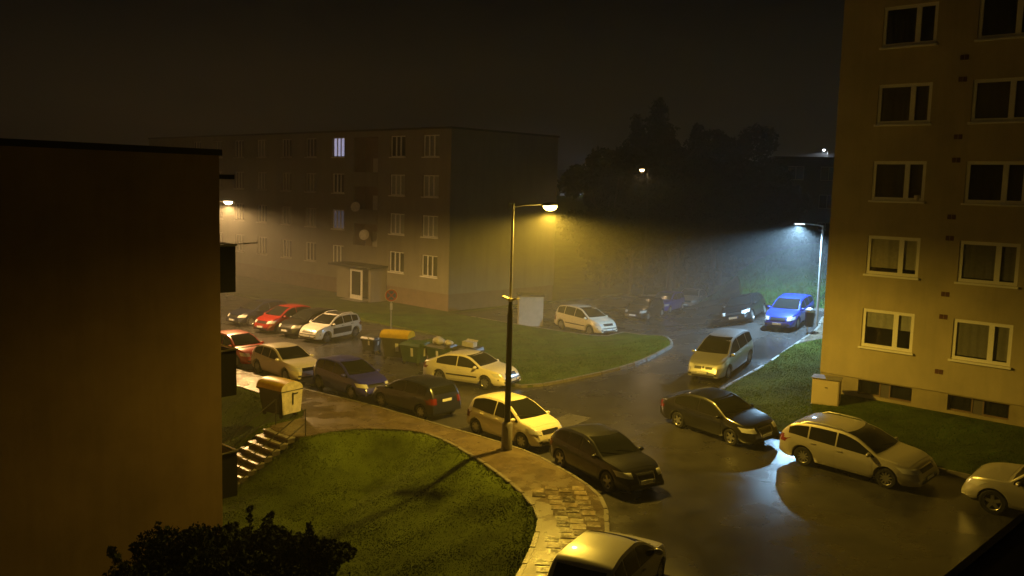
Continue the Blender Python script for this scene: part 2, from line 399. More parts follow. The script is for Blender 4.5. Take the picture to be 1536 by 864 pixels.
# worn slabs on the near end of the pavement
slab_me = []
for k in range(4):
    q = MB(); q.box((0, 0, 0), (.385, .385, .07)); o = q.build('paving_slab', SLAB, None, bevel=.018); slab_me.append(o.data); bpy.data.objects.remove(o)
PAVE_POLY = KERB_L + LAWN_L[::-1]
ns = 0
for i in range(-10, 26):
    for j in range(-32, 18):
        x, y = 1.7 + (j + 8) * .4 + .03 * i, 22.3 - (i - 8) * .4 + .02 * j + (.2 if j % 2 else 0)
        if y > 25.6 or y < 18.5 or not in_poly(x, y, PAVE_POLY): continue
        if dist_poly((x, y), KERB_L)[0] < .33 or dist_poly((x, y), LAWN_L)[0] < .33: continue
        o = bpy.data.objects.new('paving_slab', random.choice(slab_me)); COL.objects.link(o); o.parent = pave
        sink = .05 if y > 24.6 and random.random() < .55 else 0
        o.location = (x, y, .100 + random.uniform(-.006, .008)); o.rotation_euler = (random.uniform(-.018, .018), random.uniform(-.018, .018), R(-4) + random.uniform(-.03, .03))
        ns += 1

# left lawn as a height field
lv = []; lf = []; idx = {}
gx = np.arange(-26, 3.2, .3); gy = np.arange(9, 47, .3)
for j, y in enumerate(gy):
    for i, x in enumerate(gx): idx[i, j] = len(lv); lv.append((x, y, lawn_z(x, y)))
for j in range(len(gy) - 1):
    for i in range(len(gx) - 1):
        c = (gx[i] + .15, gy[j] + .15); d, sg = dist_poly(c, LAWN_L)
        if -d * sg > -.7: lf.append((idx[i, j], idx[i + 1, j], idx[i + 1, j + 1], idx[i, j + 1]))
b = MB(); b.add(lv, lf); lawn_l = tag(b.build('lawn', EARTH, smooth=70), kind='structure')

def lump(x, y): return .5 + .25 * math.sin(x * 2.1 + 1.3 * math.sin(y * 1.7)) + .25 * math.sin(y * 2.7 + 1.1 * math.sin(x * 1.9))
def blades(name, bbox, test, zf, n, hmin, hmax, m, label, wid=.012):
    P = []
    x0, y0, x1, y1 = bbox
    while len(P) < n:
        x = random.uniform(x0, x1); y = random.uniform(y0, y1)
        if random.random() < .7 + .3 * lump(x, y) and test(x, y): P.append((x, y, zf(x, y), lump(x * .8, y * .8)))
    P = np.array(P); n = len(P)
    a = rng.uniform(0, 2 * np.pi, n); h = rng.uniform(hmin, hmax, n) * (.75 + .4 * P[:, 3]); w = rng.uniform(.6, 1.5, n) * wid
    ln = rng.uniform(.1, .9, n) * h; la = rng.uniform(0, 2 * np.pi, n)
    base = P[:, :3] - np.array([0, 0, .01]); dx = np.stack([np.cos(a) * w, np.sin(a) * w, 0 * a], 1)
    tip = base + np.stack([np.cos(la) * ln, np.sin(la) * ln, h], 1)
    v = np.stack([base - dx, base + dx, tip], 1).reshape(-1, 3); f = np.arange(3 * n).reshape(-1, 3)
    return tag(np_mesh(name, v, f, m), label, 'grass', kind='stuff')
def t_left(x, y):
    d, sg = dist_poly((x, y), LAWN_L); s, t = to_st(x, y)
    if abs(s + 6.68) < .95 and -7.6 < t < -4.3: return False
    return -d * sg > .02
blades('grass', (-14, 17.5, 1.2, 38), t_left, lawn_z, 130000, .015, .042, GRASS, 'rain-soaked grass on the bank between stairs and pavement', .02)

# island lawn beyond the road
ISL = smooth_line([xy(ST(-17.6, 8.9)), xy(ST(-13, 8.6)), xy(ST(-9.0, 7.6))] + [xy(GT(*q, .1)) for q in ((780, 578), (870, 565), (950, 545), (1000, 522), (1007, 512), (985, 503), (940, 498.5))] + [xy(ST(-12.6, 20.9)), xy(ST(-17, 20.2)), xy(ST(-23, 20.1))])
N_ISL = len(ISL)
ISL += [xy(ST(*q)) for q in [(-25.2, 20.3), (-25.2, 40), (-42, 40), (-60, 30), (-60, 13.6), (-18.2, 13.6), (-17.8, 11)]]
isl = tag(sheet('island_lawn', ISL, .11, EARTH, thick=.2), kind='structure')
kerb_run(ISL[:N_ISL], isl, .125)
ISL_E = ISL[:N_ISL]
def t_isl(x, y): return in_poly(x, y, ISL) and dist_poly((x, y), ISL_E)[0] > .16
blades('grass', (-16, 36, 10, 60), t_isl, lambda x, y: .11 + terr(x, y), 80000, .02, .05, GRASS2, 'wet grass on the rounded lawn beside the junction', .022)

# right lawn, rising to the block
RL = smooth_line([xy(ST(*q)) for q in [(40, 8.2), (22, 8.1), (14, 8.05), (8, 8.0), (4.6, 8.0), (2.9, 8.3), (1.9, 9.2), (1.5, 10.6)]] + [xy(GT(1099, 577)), xy(GT(1128, 561)), xy(GT(1157, 544))])
N_RL = len(RL); RL_E = RL[:]
RL += [xy(GT(1166, 536)), xy(GT(1192, 522)), xy(GT(1228, 516)), xy(GT(1300, 508)), xy(ST(16, 24)), xy(ST(40, 22))]
rl_lift = lambda x, y: .16 * sm(.3, 5.0, dist_poly((x, y), RL_E)[0])
rl_z = lambda x, y: .10 + terr(x, y) + rl_lift(x, y)
rlawn = tag(sheet('block_lawn', RL, .10, EARTH, thick=.25, lift=rl_lift, cell=.9), kind='structure')
kerb_run(RL[:N_RL], rlawn, .12, lo=(0, 15), hi=(30, 60))
def t_rl(x, y):
    s, t = to_st(x, y)
    return in_poly(x, y, RL) and dist_poly((x, y), RL_E)[0] > .1 and not (s > 4.8 and t > 12.7)
blades('grass', (6.5, 22, 24, 56), t_rl, rl_z, 100000, .018, .045, GRASS2, 'wet grass rising to the wall of the ochre block', .016)
# pavement leading behind the block
pv2 = [xy(GT(1157, 544)), xy(GT(1180, 528)), xy(GT(1228, 495)), xy(ST(-.6, 24.5)), xy(ST(-.9, 27)), xy(ST(2.5, 27)), xy(ST(5, 22)), xy(GT(1300, 507)), xy(GT(1228, 515.4)), xy(GT(1192, 521.4)), xy(GT(1166, 535.6))]
fp = tag(sheet('footpath', pv2, .10, WALK, thick=.2), kind='structure')
kerb_run([pv2[i] for i in range(5)], fp, .115)
# far grass bank behind the parked cars
def bz(s, t):
    e = ST(s, 26.6)
    return max(terr(e.x, e.y) + .06, 2.45 * sm(-14, -6, s)) + 3.0 * sm(26.4, 35, t) * sm(-17, -9, s)
bv = []; S_ = np.arange(-17, 26, .8); T_ = np.arange(26.6, 62, .8)
for t_ in T_:
    for s_ in S_: t2 = t_ + 7 * sm(-5.5, -12, s_); bv.append(tuple(ST(s_, t2, bz(s_, t2) + .05 * math.sin(s_ * 2 + t_))))
ns_ = len(S_); bf = [(j * ns_ + i, j * ns_ + i + 1, (j + 1) * ns_ + i + 1, (j + 1) * ns_ + i) for j in range(len(T_) - 1) for i in range(ns_ - 1)]
b = MB(); b.add(bv, bf); bank = tag(b.build('grass_bank', EARTH, smooth=70), kind='structure')
kerb_run([xy(ST(-6 + .5 * i, 26.55 + 7 * sm(-5.5, -12, -6 + .5 * i))) for i in range(27)], bank, .13)
blades('grass', (5, 45, 36, 76), lambda x, y: 26.8 + 7 * sm(-5.5, -12, to_st(x, y)[0]) < to_st(x, y)[1] < 48 and -14 < to_st(x, y)[0] < 6, lambda x, y: bz(*to_st(x, y)), 45000, .10, .22, GRASS2, 'pale lit grass climbing the bank behind the parked cars', .05)

# ------------------------------------------------------------------ buildings
def facade(mb, o, a, n, L_, z0, z1, holes, depth=.14):
    """vertical wall from o along a (length L_), outward normal n; holes = (u0,u1,z0,z1)"""
    us = sorted({0, L_} | {h for q in holes for h in q[:2]}); zs = sorted({z0, z1} | {h for q in holes for h in q[2:4]})
    Pt = lambda u, z, d=0: Vector((o.x, o.y, 0)) + a * u + Vector((0, 0, z)) - n * d
    flip = a.cross(Vector((0, 0, 1))).dot(n) < 0
    def quad(*p): mb.add(p if not flip else p[::-1], [(0, 1, 2, 3)])
    for u0, u1 in zip(us, us[1:]):
        for w0, w1 in zip(zs, zs[1:]):
            c = ((u0 + u1) / 2, (w0 + w1) / 2)
            if any(q[0] < c[0] < q[1] and q[2] < c[1] < q[3] for q in holes): continue
            quad(Pt(u0, w0), Pt(u1, w0), Pt(u1, w1), Pt(u0, w1))
    for u0, u1, w0, w1 in [q[:4] for q in holes]:
        quad(Pt(u0, w0), Pt(u0, w1), Pt(u0, w1, depth), Pt(u0, w0, depth)); quad(Pt(u1, w0, depth), Pt(u1, w1, depth), Pt(u1, w1), Pt(u1, w0))
        quad(Pt(u0, w0, depth), Pt(u1, w0, depth), Pt(u1, w0), Pt(u0, w0)); quad(Pt(u0, w1), Pt(u1, w1), Pt(u1, w1, depth), Pt(u0, w1, depth))
def window(par, o, a, n, u0, u1, z0, z1, splits, fm, curtain, fr=.085, depth=.10, sill=True, blind=1.0):
    """window frame with panes, sill and curtain, set back by depth in the wall"""
    Pt = lambda u, z, d=0: Vector((o.x, o.y, 0)) + a * u + Vector((0, 0, z)) - n * d
    Z = Vector((0, 0, 1)); f = MB(); g_ = .003
    def bar(ua, ub, za, zb, d0=depth, th=.06): f.obox(Pt(ua, za, d0), a * (ub - ua), Z * (zb - za), -n * th)
    bar(u0 + g_, u0 + fr, z0 + g_, z1 - g_); bar(u1 - fr, u1 - g_, z0 + g_, z1 - g_)
    bar(u0 + fr, u1 - fr, z0 + g_, z0 + fr); bar(u0 + fr, u1 - fr, z1 - fr, z1 - g_)
    cuts = [u0 + fr] + [u0 + (u1 - u0) * s for s in splits] + [u1 - fr]
    for c in cuts[1:-1]: bar(c - fr * .75, c + fr * .75, z0 + fr, z1 - fr, depth - .012)
    w = f.build('window', fm, par)
    for i in range(len(cuts) - 1):
        ca = cuts[i] + (fr * .75 if i else 0); cb = cuts[i + 1] - (fr * .75 if i < len(cuts) - 2 else 0)
        p = MB(); p.add([Pt(ca, z0 + fr, depth + .03), Pt(cb, z0 + fr, depth + .03), Pt(cb, z1 - fr, depth + .03), Pt(ca, z1 - fr, depth + .03)], [(0, 1, 2, 3) if a.cross(Z).dot(n) > 0 else (3, 2, 1, 0)])
        p.build('pane', PANE, w)
    if sill:
        s = MB(); s.obox(Pt(u0 - .06, z0 - .075, -.10), a * (u1 - u0 + .12), Z * .07, -n * .24); s.build('sill', fm, w)
    c = MB(); k = max(10, int((u1 - u0) / .09)); vs = []
    zb = z0 + fr + (z1 - z0) * (1 - blind) * .98
    for i in range(k + 1):
        u = u0 + (u1 - u0) * i / k; d = depth + .075 + .02 * math.sin(i * 2.1)
        vs += [Pt(u, zb, d), Pt(u, z1, d)]
    c.add(vs, [(2 * i, 2 * i + 2, 2 * i + 3, 2 * i + 1) for i in range(k)])
    if isinstance(curtain, str):
        bk = MB(); bk.add([Pt(u0, z0, depth + .5), Pt(u1, z0, depth + .5), Pt(u1, z1, depth + .5), Pt(u0, z1, depth + .5)], [(0, 1, 2, 3)]); 
        for q in (u0, u1): bk.add([Pt(q, z0, .14), Pt(q, z1, .14), Pt(q, z1, depth + .5), Pt(q, z0, depth + .5)], [(0, 1, 2, 3)])
        for q in (z0, z1): bk.add([Pt(u0, q, .14), Pt(u1, q, .14), Pt(u1, q, depth + .5), Pt(u0, q, depth + .5)], [(0, 1, 2, 3)])
        bk.build('room', CURT['black'], w)
    c.build('curtain', CURT[curtain] if isinstance(curtain, str) else curtain, w, smooth=80)
    return w

# --- ochre block on the right
KB = .935; rb0 = Vector((13.19 * KB, 37.66 * KB, 0)); rn = -E2
zk = lambda z: CAM_H - (CAM_H - z) * KB
rb = empty('apartment_block', rb0); tag(rb, 'tall ochre plastered apartment block with white two-part windows and dark vent bricks', 'building', 'apartment blocks of the estate')
def in_parent(o, par):
    o.matrix_parent_inverse = Matrix.Translation(par.location).inverted(); return o
RB_L, RB_T = 34.0, zk(17.9)
ucols = [(a * KB, c * KB) for a, c in [(1.64, 3.70), (5.15, 7.22), (9.6, 11.66), (13.1, 15.16), (19.2, 21.3)]]
rows = [zk(q) for q in (2.74, 5.72, 8.70, 11.70, 14.70)]; WH = 1.56 * KB; PL = zk(1.38); B0, B1 = zk(.72), zk(1.33)
holes = [(u0, u1, z, z + WH) for (u0, u1) in ucols for z in rows]
b = MB(); facade(b, rb0, E1, rn, RB_L, PL, RB_T, holes, .16)
pt = lambda u, v, z: Vector((rb0.x, rb0.y, 0)) + E1 * u + E2 * v + Vector((0, 0, z))
b.add([pt(0, 0, PL), pt(0, 0, RB_T), pt(0, 12, RB_T), pt(0, 12, PL)], [(0, 1, 2, 3)])
b.add([pt(RB_L, 0, PL), pt(RB_L, 12, PL), pt(RB_L, 12, RB_T), pt(RB_L, 0, RB_T)], [(0, 1, 2, 3)])
b.add([pt(0, 12, PL), pt(0, 12, RB_T), pt(RB_L, 12, RB_T), pt(RB_L, 12, PL)], [(0, 1, 2, 3)])
b.add([pt(0, 0, PL), pt(0, .05, PL), pt(RB_L, .05, PL), pt(RB_L, 0, PL)], [(0, 1, 2, 3)])
in_parent(b.build('wall', PLAST_R, rb), rb)
b = MB(); bh = [(u0, u1 + .1, B0, B1) for u0, u1 in ucols]
po = pt(0, .05, 0); facade(b, po, E1, rn, RB_L, -.2, PL, bh, .2)
b.add([pt(.05, .05, -.2), pt(.05, .05, PL), pt(.05, 12, PL), pt(.05, 12, -.2)], [(0, 1, 2, 3)])
in_parent(b.build('plinth', PLINTH_R, rb), rb)
b = MB(); b.obox(pt(-.3, -.3, RB_T), E1 * (RB_L + .6), E2 * 12.6, Vector((0, 0, .35))); in_parent(b.build('roof', ROOFM, rb), rb)
curt = {(0, 0): ('lace', .55), (1, 0): ('grey', .97), (0, 1): ('beige', .9), (1, 1): ('grey', .97), (0, 2): ('brown', 1), (1, 2): ('dark', 1), (0, 3): ('brown', 1), (1, 3): ('brown', 1), (0, 4): ('black', 1), (1, 4): ('black', 1)}
for i, (u0, u1) in enumerate(ucols):
    for k, z in enumerate(rows):
        c, bl = curt.get((i, k), ('brown', 1))
        w = window(rb, rb0, E1, rn, u0, u1, z, z + WH, [.655], WHITEF, c, fr=.12, depth=.035, blind=bl)
        in_parent(w, rb)
    for ua, ub in ((u0, u0 + .82), (u0 + 1.14, u1 + .1)):
        w = window(rb, po, E1, rn, ua, ub, B0, B1, [], PLINTH_B, 'black', fr=.05, depth=.12, sill=False); w.name = 'basement_window'; in_parent(w, rb)
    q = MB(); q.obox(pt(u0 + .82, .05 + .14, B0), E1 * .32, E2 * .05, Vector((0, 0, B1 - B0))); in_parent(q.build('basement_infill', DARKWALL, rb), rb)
for z in [zk(q) for q in (2.17, 4.32, 5.2, 7.35, 8.16, 10.3, 11.17, 13.3, 14.1)]:
    for uu in (4.62 * KB, 12.3 * KB):
        v = MB(); 
        v.obox(pt(uu, -.012, z - .09), E1 * .13, E2 * .1, Vector((0, 0, .17))); v.obox(pt(uu + .15, -.012, z - .09), E1 * .13, E2 * .1, Vector((0, 0, .17)))
        in_parent(v.build('vent_brick', BRICKV, rb), rb)
# small pot on a sill
pot = MB(); pc = pt(3.42 * KB, .07, rows[2] + .004); pot.lathe([(.0, 0), (.07, 0), (.10, .12), (.115, .2), (.095, .23), (0, .23)], 14); o = pot.build('flower_pot', WPLAST, smooth=40); o.location = pc
tag(o, 'small pale pot standing on an upper window sill of the ochre block', 'pot')

# --- grey block at the back left
bb0 = Vector((-4.37, 61.56, 0)); bn = -E2; ba = -E1
bb = empty('apartment_block', bb0); tag(bb, 'four-storey grey apartment block with porch canopy and one brightly lit window', 'building', 'apartment blocks of the estate')
BB_L, BB_T = 46.0, 12.6
bcols = [(1.2, 2.9), (4.85, 6.55), (12.2, 13.75), (15.95, 17.5), (19.55, 21.05), (23.4, 24.95), (27.2, 28.8), (31, 32.6), (35, 36.6)]
brow = [2.36, 5.14, 7.95, 10.72]
holes = [(u0, u1, z, z + 1.5) for u0, u1 in bcols for z in brow]
holes += [(8.0, 11.0, 2.95, 12.2)]
b = MB(); facade(b, bb0, ba, bn, BB_L, 1.3, BB_T, holes, .16)
pb = lambda u, v, z: Vector((bb0.x, bb0.y, 0)) + ba * u + E2 * v + Vector((0, 0, z))
b.add([pb(0, 0, 1.3), pb(0, 0, BB_T), pb(0, 11, BB_T), pb(0, 11, 1.3)], [(3, 2, 1, 0)])
b.add([pb(BB_L, 0, 1.3), pb(BB_L, 0, BB_T), pb(BB_L, 11, BB_T), pb(BB_L, 11, 1.3)], [(0, 1, 2, 3)])
b.add([pb(0, 11, 1.3), pb(0, 11, BB_T), pb(BB_L, 11, BB_T), pb(BB_L, 11, 1.3)], [(3, 2, 1, 0)])
b.add([pb(0, 0, 1.3), pb(0, .06, 1.3), pb(BB_L, .06, 1.3), pb(BB_L, 0, 1.3)], [(0, 1, 2, 3)])
in_parent(b.build('wall', PLAST_B, bb), bb)
b = MB(); b.obox(pb(.06, .06, -.5), ba * (BB_L - .12), E2 * 10.88, Vector((0, 0, 1.8))); in_parent(b.build('plinth', PLINTH_B, bb), bb)
b = MB(); b.obox(pb(-.08, -.08, BB_T), ba * (BB_L + .16), E2 * 11.16, Vector((0, 0, .14))); in_parent(b.build('roof', ROOFM, bb), bb)
for i, (u0, u1) in enumerate(bcols):
    for k, z in enumerate(brow):
        c = random.choice(['dark', 'brown', 'grey', 'dark']); fm_ = GREYF
        if (i, k) == (2, 3): c = LIT
        elif (i, k) == (2, 1): c = DIM
        elif i <= 1 and k in (1, 2): c = 'lace'
        elif k == 1 and i in (3, 4): c = 'lace'
        if i < 3: fm_ = WHITEF
        in_parent(window(bb, bb0, ba, bn, u0, u1, z, z + 1.5, [.36, .66], fm_, c, fr=.07), bb)
# recessed loggias above the porch
b = MB(); b.add([pb(8, 1.1, 2.95), pb(11, 1.1, 2.95), pb(11, 1.1, 12.2), pb(8, 1.1, 12.2)], [(0, 1, 2, 3)])
for u in (8.0, 11.0): b.add([pb(u, .14, 2.95), pb(u, .14, 12.2), pb(u, 1.1, 12.2), pb(u, 1.1, 2.95)], [(0, 1, 2, 3)])
b.add([pb(8, .14, 12.2), pb(11, .14, 12.2), pb(11, 1.1, 12.2), pb(8, 1.1, 12.2)], [(0, 1, 2, 3)])
in_parent(b.build('loggia_recess', PLINTH_B, bb), bb)
for z in (2.96, 5.7, 8.5):
    b = MB(); b.obox(pb(8.01, .0, z), ba * 2.98, E2 * 1.05, Vector((0, 0, .14))); b.obox(pb(8.01, -.02, z + .14), ba * 2.98, E2 * .08, Vector((0, 0, .95)))
    in_parent(b.build('loggia', PLAST_B, bb), bb)
    d = MB(); d.obox(pb(9.0, 1.02, z + .14), ba * .9, E2 * .06, Vector((0, 0, 2.0))); in_parent(d.build('loggia_door', GREYF, bb), bb)
# porch
pr = MB(); pr.obox(pb(6.6, -2.0, 2.58), ba * 4.8, E2 * 1.95, Vector((0, 0, .16))); canopy = in_parent(pr.build('porch_canopy', ROOFM, bb), bb)
pr = MB(); pr.obox(pb(9.7, -1.35, -.1), ba * 1.5, E2 * 1.3, Vector((0, 0, 2.7))); in_parent(pr.build('porch_wall', mat('porch_render', (.24, .21, .15), rough=.8, var=.1), bb), bb)
pr = MB(); pr.obox(pb(6.8, -1.5, -.1), ba * .25, E2 * 1.45, Vector((0, 0, 2.7))); in_parent(pr.build('porch_pillar', PLAST_B, bb), bb)
dr = MB()
for (u, w, z, h) in ((8.1, .16, .1, 2.3), (9.4, .16, .1, 2.3), (8.26, 1.14, 2.22, .18), (8.26, 1.14, .1, .35)): dr.obox(pb(u, -1.3, z), ba * w, E2 * .08, Vector((0, 0, h)))
dd = in_parent(dr.build('entrance_door', WHITEF, bb), bb)
dg = MB(); dg.obox(pb(8.27, -1.27, .46), ba * 1.12, E2 * .02, Vector((0, 0, 1.75))); dg.build('door_glass', GLASSC, dd)
st_ = MB()
for k in range(2): st_.obox(pb(7.5 - .2 * k, -2.0 - .3 * k, -.1), ba * (2.3 + .4 * k), E2 * (1.5 + .3 * k), Vector((0, 0, .24 - .12 * k)))
in_parent(st_.build('porch_step', CONC, bb), bb)
for (u, z, r) in ((10.2, 6.95, .38), (9.1, 4.9, .40)):
    d = MB(); d.lathe([(0, -.02), (r * .5, .0), (r * .85, .05), (r, .1), (r * .98, .115), (r * .5, .03), (0, .01)], 18)
    o = d.build('dish', WPLAST, None, smooth=50); e = empty('satellite_dish', pb(u, -.34, z)); o.parent = e; o.rotation_euler = (R(78), 0, R(-12) + A1 * 0)
    a_ = MB(); a_.tube([(0, .0, 0), (.05, .2, -.1), (.1, .34, -.12)], .02, 6); a_.build('bracket', GALV, e)
    tag(e, 'white satellite dish on the %s loggia of the grey block' % ('upper' if z > 6 else 'lower'), 'satellite dish')

# --- brown block on the left (gable towards us, balconies on the far side)
lb0 = Vector((-7.67, 23.5, 0))
lb = empty('apartment_block', (lb0.x, lb0.y, -2)); tag(lb, 'dark brown windowless gable of an apartment block with black balconies at its corner', 'building', 'apartment blocks of the estate')
pl = lambda u, v, z: Vector((lb0.x, lb0.y, 0)) - E2 * u - E1 * v + Vector((0, 0, z))
b = MB(); b.obox(pl(0, 0, -3), -E2 * 12, -E1 * 30, Vector((0, 0, 12.46))); in_parent(b.build('wall', PLAST_L, lb), lb)
b = MB(); b.obox(pl(-.06, -.06, 9.46), -E2 * 12.12, -E1 * 30.1, Vector((0, 0, .16))); in_parent(b.build('roof', ROOFM, lb), lb)
for k, z in enumerate((5.85, 3.0, .15)):
    s = MB(); s.obox(pl(-.64, .35, z - .02), -E2 * .64, -E1 * 3.0, Vector((0, 0, .12))); 
    bal = in_parent(s.build('balcony', BLACKP, lb), lb)
    r_ = MB(); r_.obox(pl(-.64, .35, z + .1), -E2 * .05, -E1 * 3.0, Vector((0, 0, 1.12))); r_.obox(pl(-.59, .35, z + .1), -E2 * .59, -E1 * .05, Vector((0, 0, 1.12))); r_.build('balcony_panel', BLACKP, bal)
    h_ = MB(); h_.tube([pl(-.02, .33, z + 1.25), pl(-.66, .33, z + 1.25), pl(-.66, 3.3, z + 1.25)], .025, 6); h_.build('handrail', GALV, bal)
    c_ = MB(); c_.tube([pl(-.3, .3, z + 1.27), pl(-1.3, .3, z + 1.3 + .08 * (k == 2))], .014, 5); c_.build('drying_rod', GALV, bal)
s = MB(); s.obox(pl(-.6, .3, 8.86), -E2 * .6, -E1 * 3.1, Vector((0, 0, .12))); in_parent(s.build('balcony_roof', BLACKP, lb), lb)

# --- dark flat-roofed block far behind, low shed
def plain_block(o, a, L_, D_, z0, z1, wm, label, cols, rws, group='apartment blocks of the estate', name='apartment_block', lit=()):
    n = Vector((a.y, -a.x, 0)); e = empty(name, (o.x, o.y, z0)); tag(e, label, 'building', group)
    q = lambda u, v, z: Vector((o.x, o.y, 0)) + a * u - n * v + Vector((0, 0, z))
    hs = [(u, u + 1.6, z, z + 1.4) for u in cols for z in rws]
    m = MB(); facade(m, o, a, n, L_, z0, z1, hs, .15)
    m.add([q(0, 0, z0), q(0, 0, z1), q(0, D_, z1), q(0, D_, z0)], [(0, 1, 2, 3)]); m.add([q(L_, 0, z0), q(L_, 0, z1), q(L_, D_, z1), q(L_, D_, z0)], [(3, 2, 1, 0)])
    m.add([q(0, D_, z0), q(0, D_, z1), q(L_, D_, z1), q(L_, D_, z0)], [(0, 1, 2, 3)]); in_parent(m.build('wall', wm, e), e)
    m = MB(); m.obox(q(-.2, -.2, z1), a * (L_ + .4), -n * (D_ + .4), Vector((0, 0, .3))); in_parent(m.build('roof', ROOFM, e), e)
    for u in cols:
        for z in rws:
            f = MB(); f.obox(q(u + .003, .10, z + .003), a * .07, -n * .05, Vector((0, 0, 1.394))); f.obox(q(u + 1.527, .10, z + .003), a * .07, -n * .05, Vector((0, 0, 1.394))); f.obox(q(u + .765, .10, z + .003), a * .07, -n * .05, Vector((0, 0, 1.394)))
            f.obox(q(u + .073, .10, z + .003), a * 1.454, -n * .05, Vector((0, 0, .07))); f.obox(q(u + .073, .10, z + 1.327), a * 1.454, -n * .05, Vector((0, 0, .07)))
            w = in_parent(f.build('window', GREYF, e), e)
            p = MB(); p.add([q(u, .135, z), q(u + 1.6, .135, z), q(u + 1.6, .135, z + 1.4), q(u, .135, z + 1.4)], [(0, 1, 2, 3)]); p.build('pane', GLASSC, w)
    return e
p0 = AT(1155, 400, 92); 
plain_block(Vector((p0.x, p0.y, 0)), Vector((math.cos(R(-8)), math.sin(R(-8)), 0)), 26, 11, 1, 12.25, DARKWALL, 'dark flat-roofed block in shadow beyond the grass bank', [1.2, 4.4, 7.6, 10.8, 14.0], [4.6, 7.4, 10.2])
# utility shed beside the access road
shp = G(795, 489); sh = empty('utility_shed', (shp.x, shp.y + .6, .05)); tag(sh, 'low pale rendered utility hut behind the tall street lamp', 'shed'); sh.rotation_euler.z = R(4)
b = MB(); b.box((0, 0, .9), (1.55, 1.2, 1.9)); b.build('wall', mat('shed_render', (.34, .31, .25), rough=.8, var=.12), sh)
b = MB(); b.box((0, 0, 1.9), (1.7, 1.35, .10)); b.build('roof', ROOFM, sh)
b = MB(); b.box((.79, 0, .85), (.03, .7, 1.5)); b.build('door', GREYF, sh)
# small house on the hill with a lit gable
hp = AT(856, 290, 128)
ho_ = empty('hillside_house', hp); tag(ho_, 'distant white house with its gable lit pale blue above the bushes', 'house')
ho_.rotation_euler.z = R(25)
b = MB(); b.add([(-3, -2.5, -4), (3, -2.5, -4), (3, 2.5, -4), (-3, 2.5, -4), (-3, -2.5, 1.6), (3, -2.5, 1.6), (3, 2.5, 1.6), (-3, 2.5, 1.6), (-3, 0, 3.2), (3, 0, 3.2)],
    [(0, 1, 5, 4), (1, 2, 6, 9, 5), (2, 3, 7, 6), (3, 0, 4, 8, 7)]); b.build('wall', mat('house_white', (.6, .6, .6), rough=.8), ho_)
b = MB(); b.add([(-3.2, -2.8, 1.45), (3.2, -2.8, 1.45), (3.2, 0, 3.3), (-3.2, 0, 3.3), (3.2, 2.8, 1.45), (-3.2, 2.8, 1.45)], [(0, 1, 2, 3), (3, 2, 4, 5)]); b.build('roof', ROOFM, ho_)
b = MB(); b.box((-1.2, -2.53, .2), (.9, .06, 1.1)); b.box((1.2, -2.53, .2), (.9, .06, 1.1)); b.build('window', GLASSC, ho_)

# ------------------------------------------------------------------ street lamps
def spot(loc, power, col, size, blend=.35, tilt=(0, 0), parent=None, rad=.12):
    d = bpy.data.lights.new('lamp_light', 'SPOT'); d.energy = power; d.color = col; d.spot_size = R(size); d.spot_blend = blend; d.shadow_soft_size = rad
    o = bpy.data.objects.new('lamp_light', d); COL.objects.link(o); o.location = loc; o.rotation_euler = (tilt[0], tilt[1], 0)
    if parent is not None: o.parent = parent
    return o
def head_mesh(par, loc, rz, lens_m, ln=.62, lens_z=-.10, lens_s=1):
    h = MB(); n = 12
    secs = [(-.10, .05, .05), (0, .09, .07), (.15, .15, .10), (.40, .17, .11), (.55, .13, .08), (ln, .05, .03)]
    vs = []; fs = []
    for (x, w, hh) in secs:
        for k in range(n): a = math.pi * 2 * k / n; vs.append((x, w * math.cos(a), max(-.02, hh * math.sin(a))))
    for i in range(len(secs) - 1):
        for k in range(n): fs.append((i * n + k, i * n + (k + 1) % n, (i + 1) * n + (k + 1) % n, (i + 1) * n + k))
    fs += [tuple(range(n))[::-1], tuple(range((len(secs) - 1) * n, len(secs) * n))]
    h.add(vs, fs); o = h.build('lamp_head', GALV, par, smooth=50); o.location = loc; o.rotation_euler.z = rz
    l = MB(); s = lens_s
    l.lathe([(.0, -.15 * s), (.10 * s, -.13 * s), (.17 * s, -.08 * s), (.19 * s, -.025), (0, -.024)], 16, c=(.32, 0, 0)); q = l.build('lens', lens_m, o, smooth=60)
    return o
def glow(loc, power, col, parent):
    d = bpy.data.lights.new('lamp_spill', 'POINT'); d.energy = power; d.color = col; d.shadow_soft_size = .16
    o = bpy.data.objects.new('lamp_spill', d); COL.objects.link(o); o.location = loc; o.parent = parent
# main sodium lamp
lp = empty('street_lamp', ST(-.05, -.0, .1)); tag(lp, 'tall street lamp glowing orange-yellow beside the parked cars on the pavement kerb', 'street lamp', 'street lamps'); lp.rotation_euler.z = A1 + R(90)
b = MB(); b.tube([(0, 0, -.2), (0, 0, .9), (0, 0, .96)], [.19, .18, .13], 14); b.build('base_sleeve', CONC, lp, smooth=40)
b = MB(); b.tube([(0, 0, .9), (0, 0, 4.6), (0, 0, 5.0)], [.105, .095, .06], 12); b.build('lower_pole', DARKMET, lp, smooth=40)
b = MB(); b.tube([(0, 0, 4.95), (0, 0, 8.22)], [.05, .04], 10); b.build('upper_pole', GALV, lp, smooth=40)
b = MB(); b.tube([(0, 0, 8.1), (.5, 0, 8.16), (1.55, 0, 8.2)], .024, 8); b.tube([(0, 0, 8.22), (-.22, 0, 8.2)], .022, 6); b.tube([(-.22, 0, 8.26), (-.22, 0, 8.0)], .02, 6); b.build('arm', GALV, lp, smooth=40)
b = MB()
for sg in (-1, 1):
    b.box((.02 * sg, .20 * sg, 5.10), (.16, .34, .05), 0, Matrix.Rotation(.22 * sg, 3, 'X'))
b.box((0, 0, 5.06), (.14, .14, .10)); b.build('twin_bracket', WPLAST, lp, bevel=.01)
head_mesh(lp, (1.5, 0, 8.16), 0, LAMP_Y, lens_s=1.25)
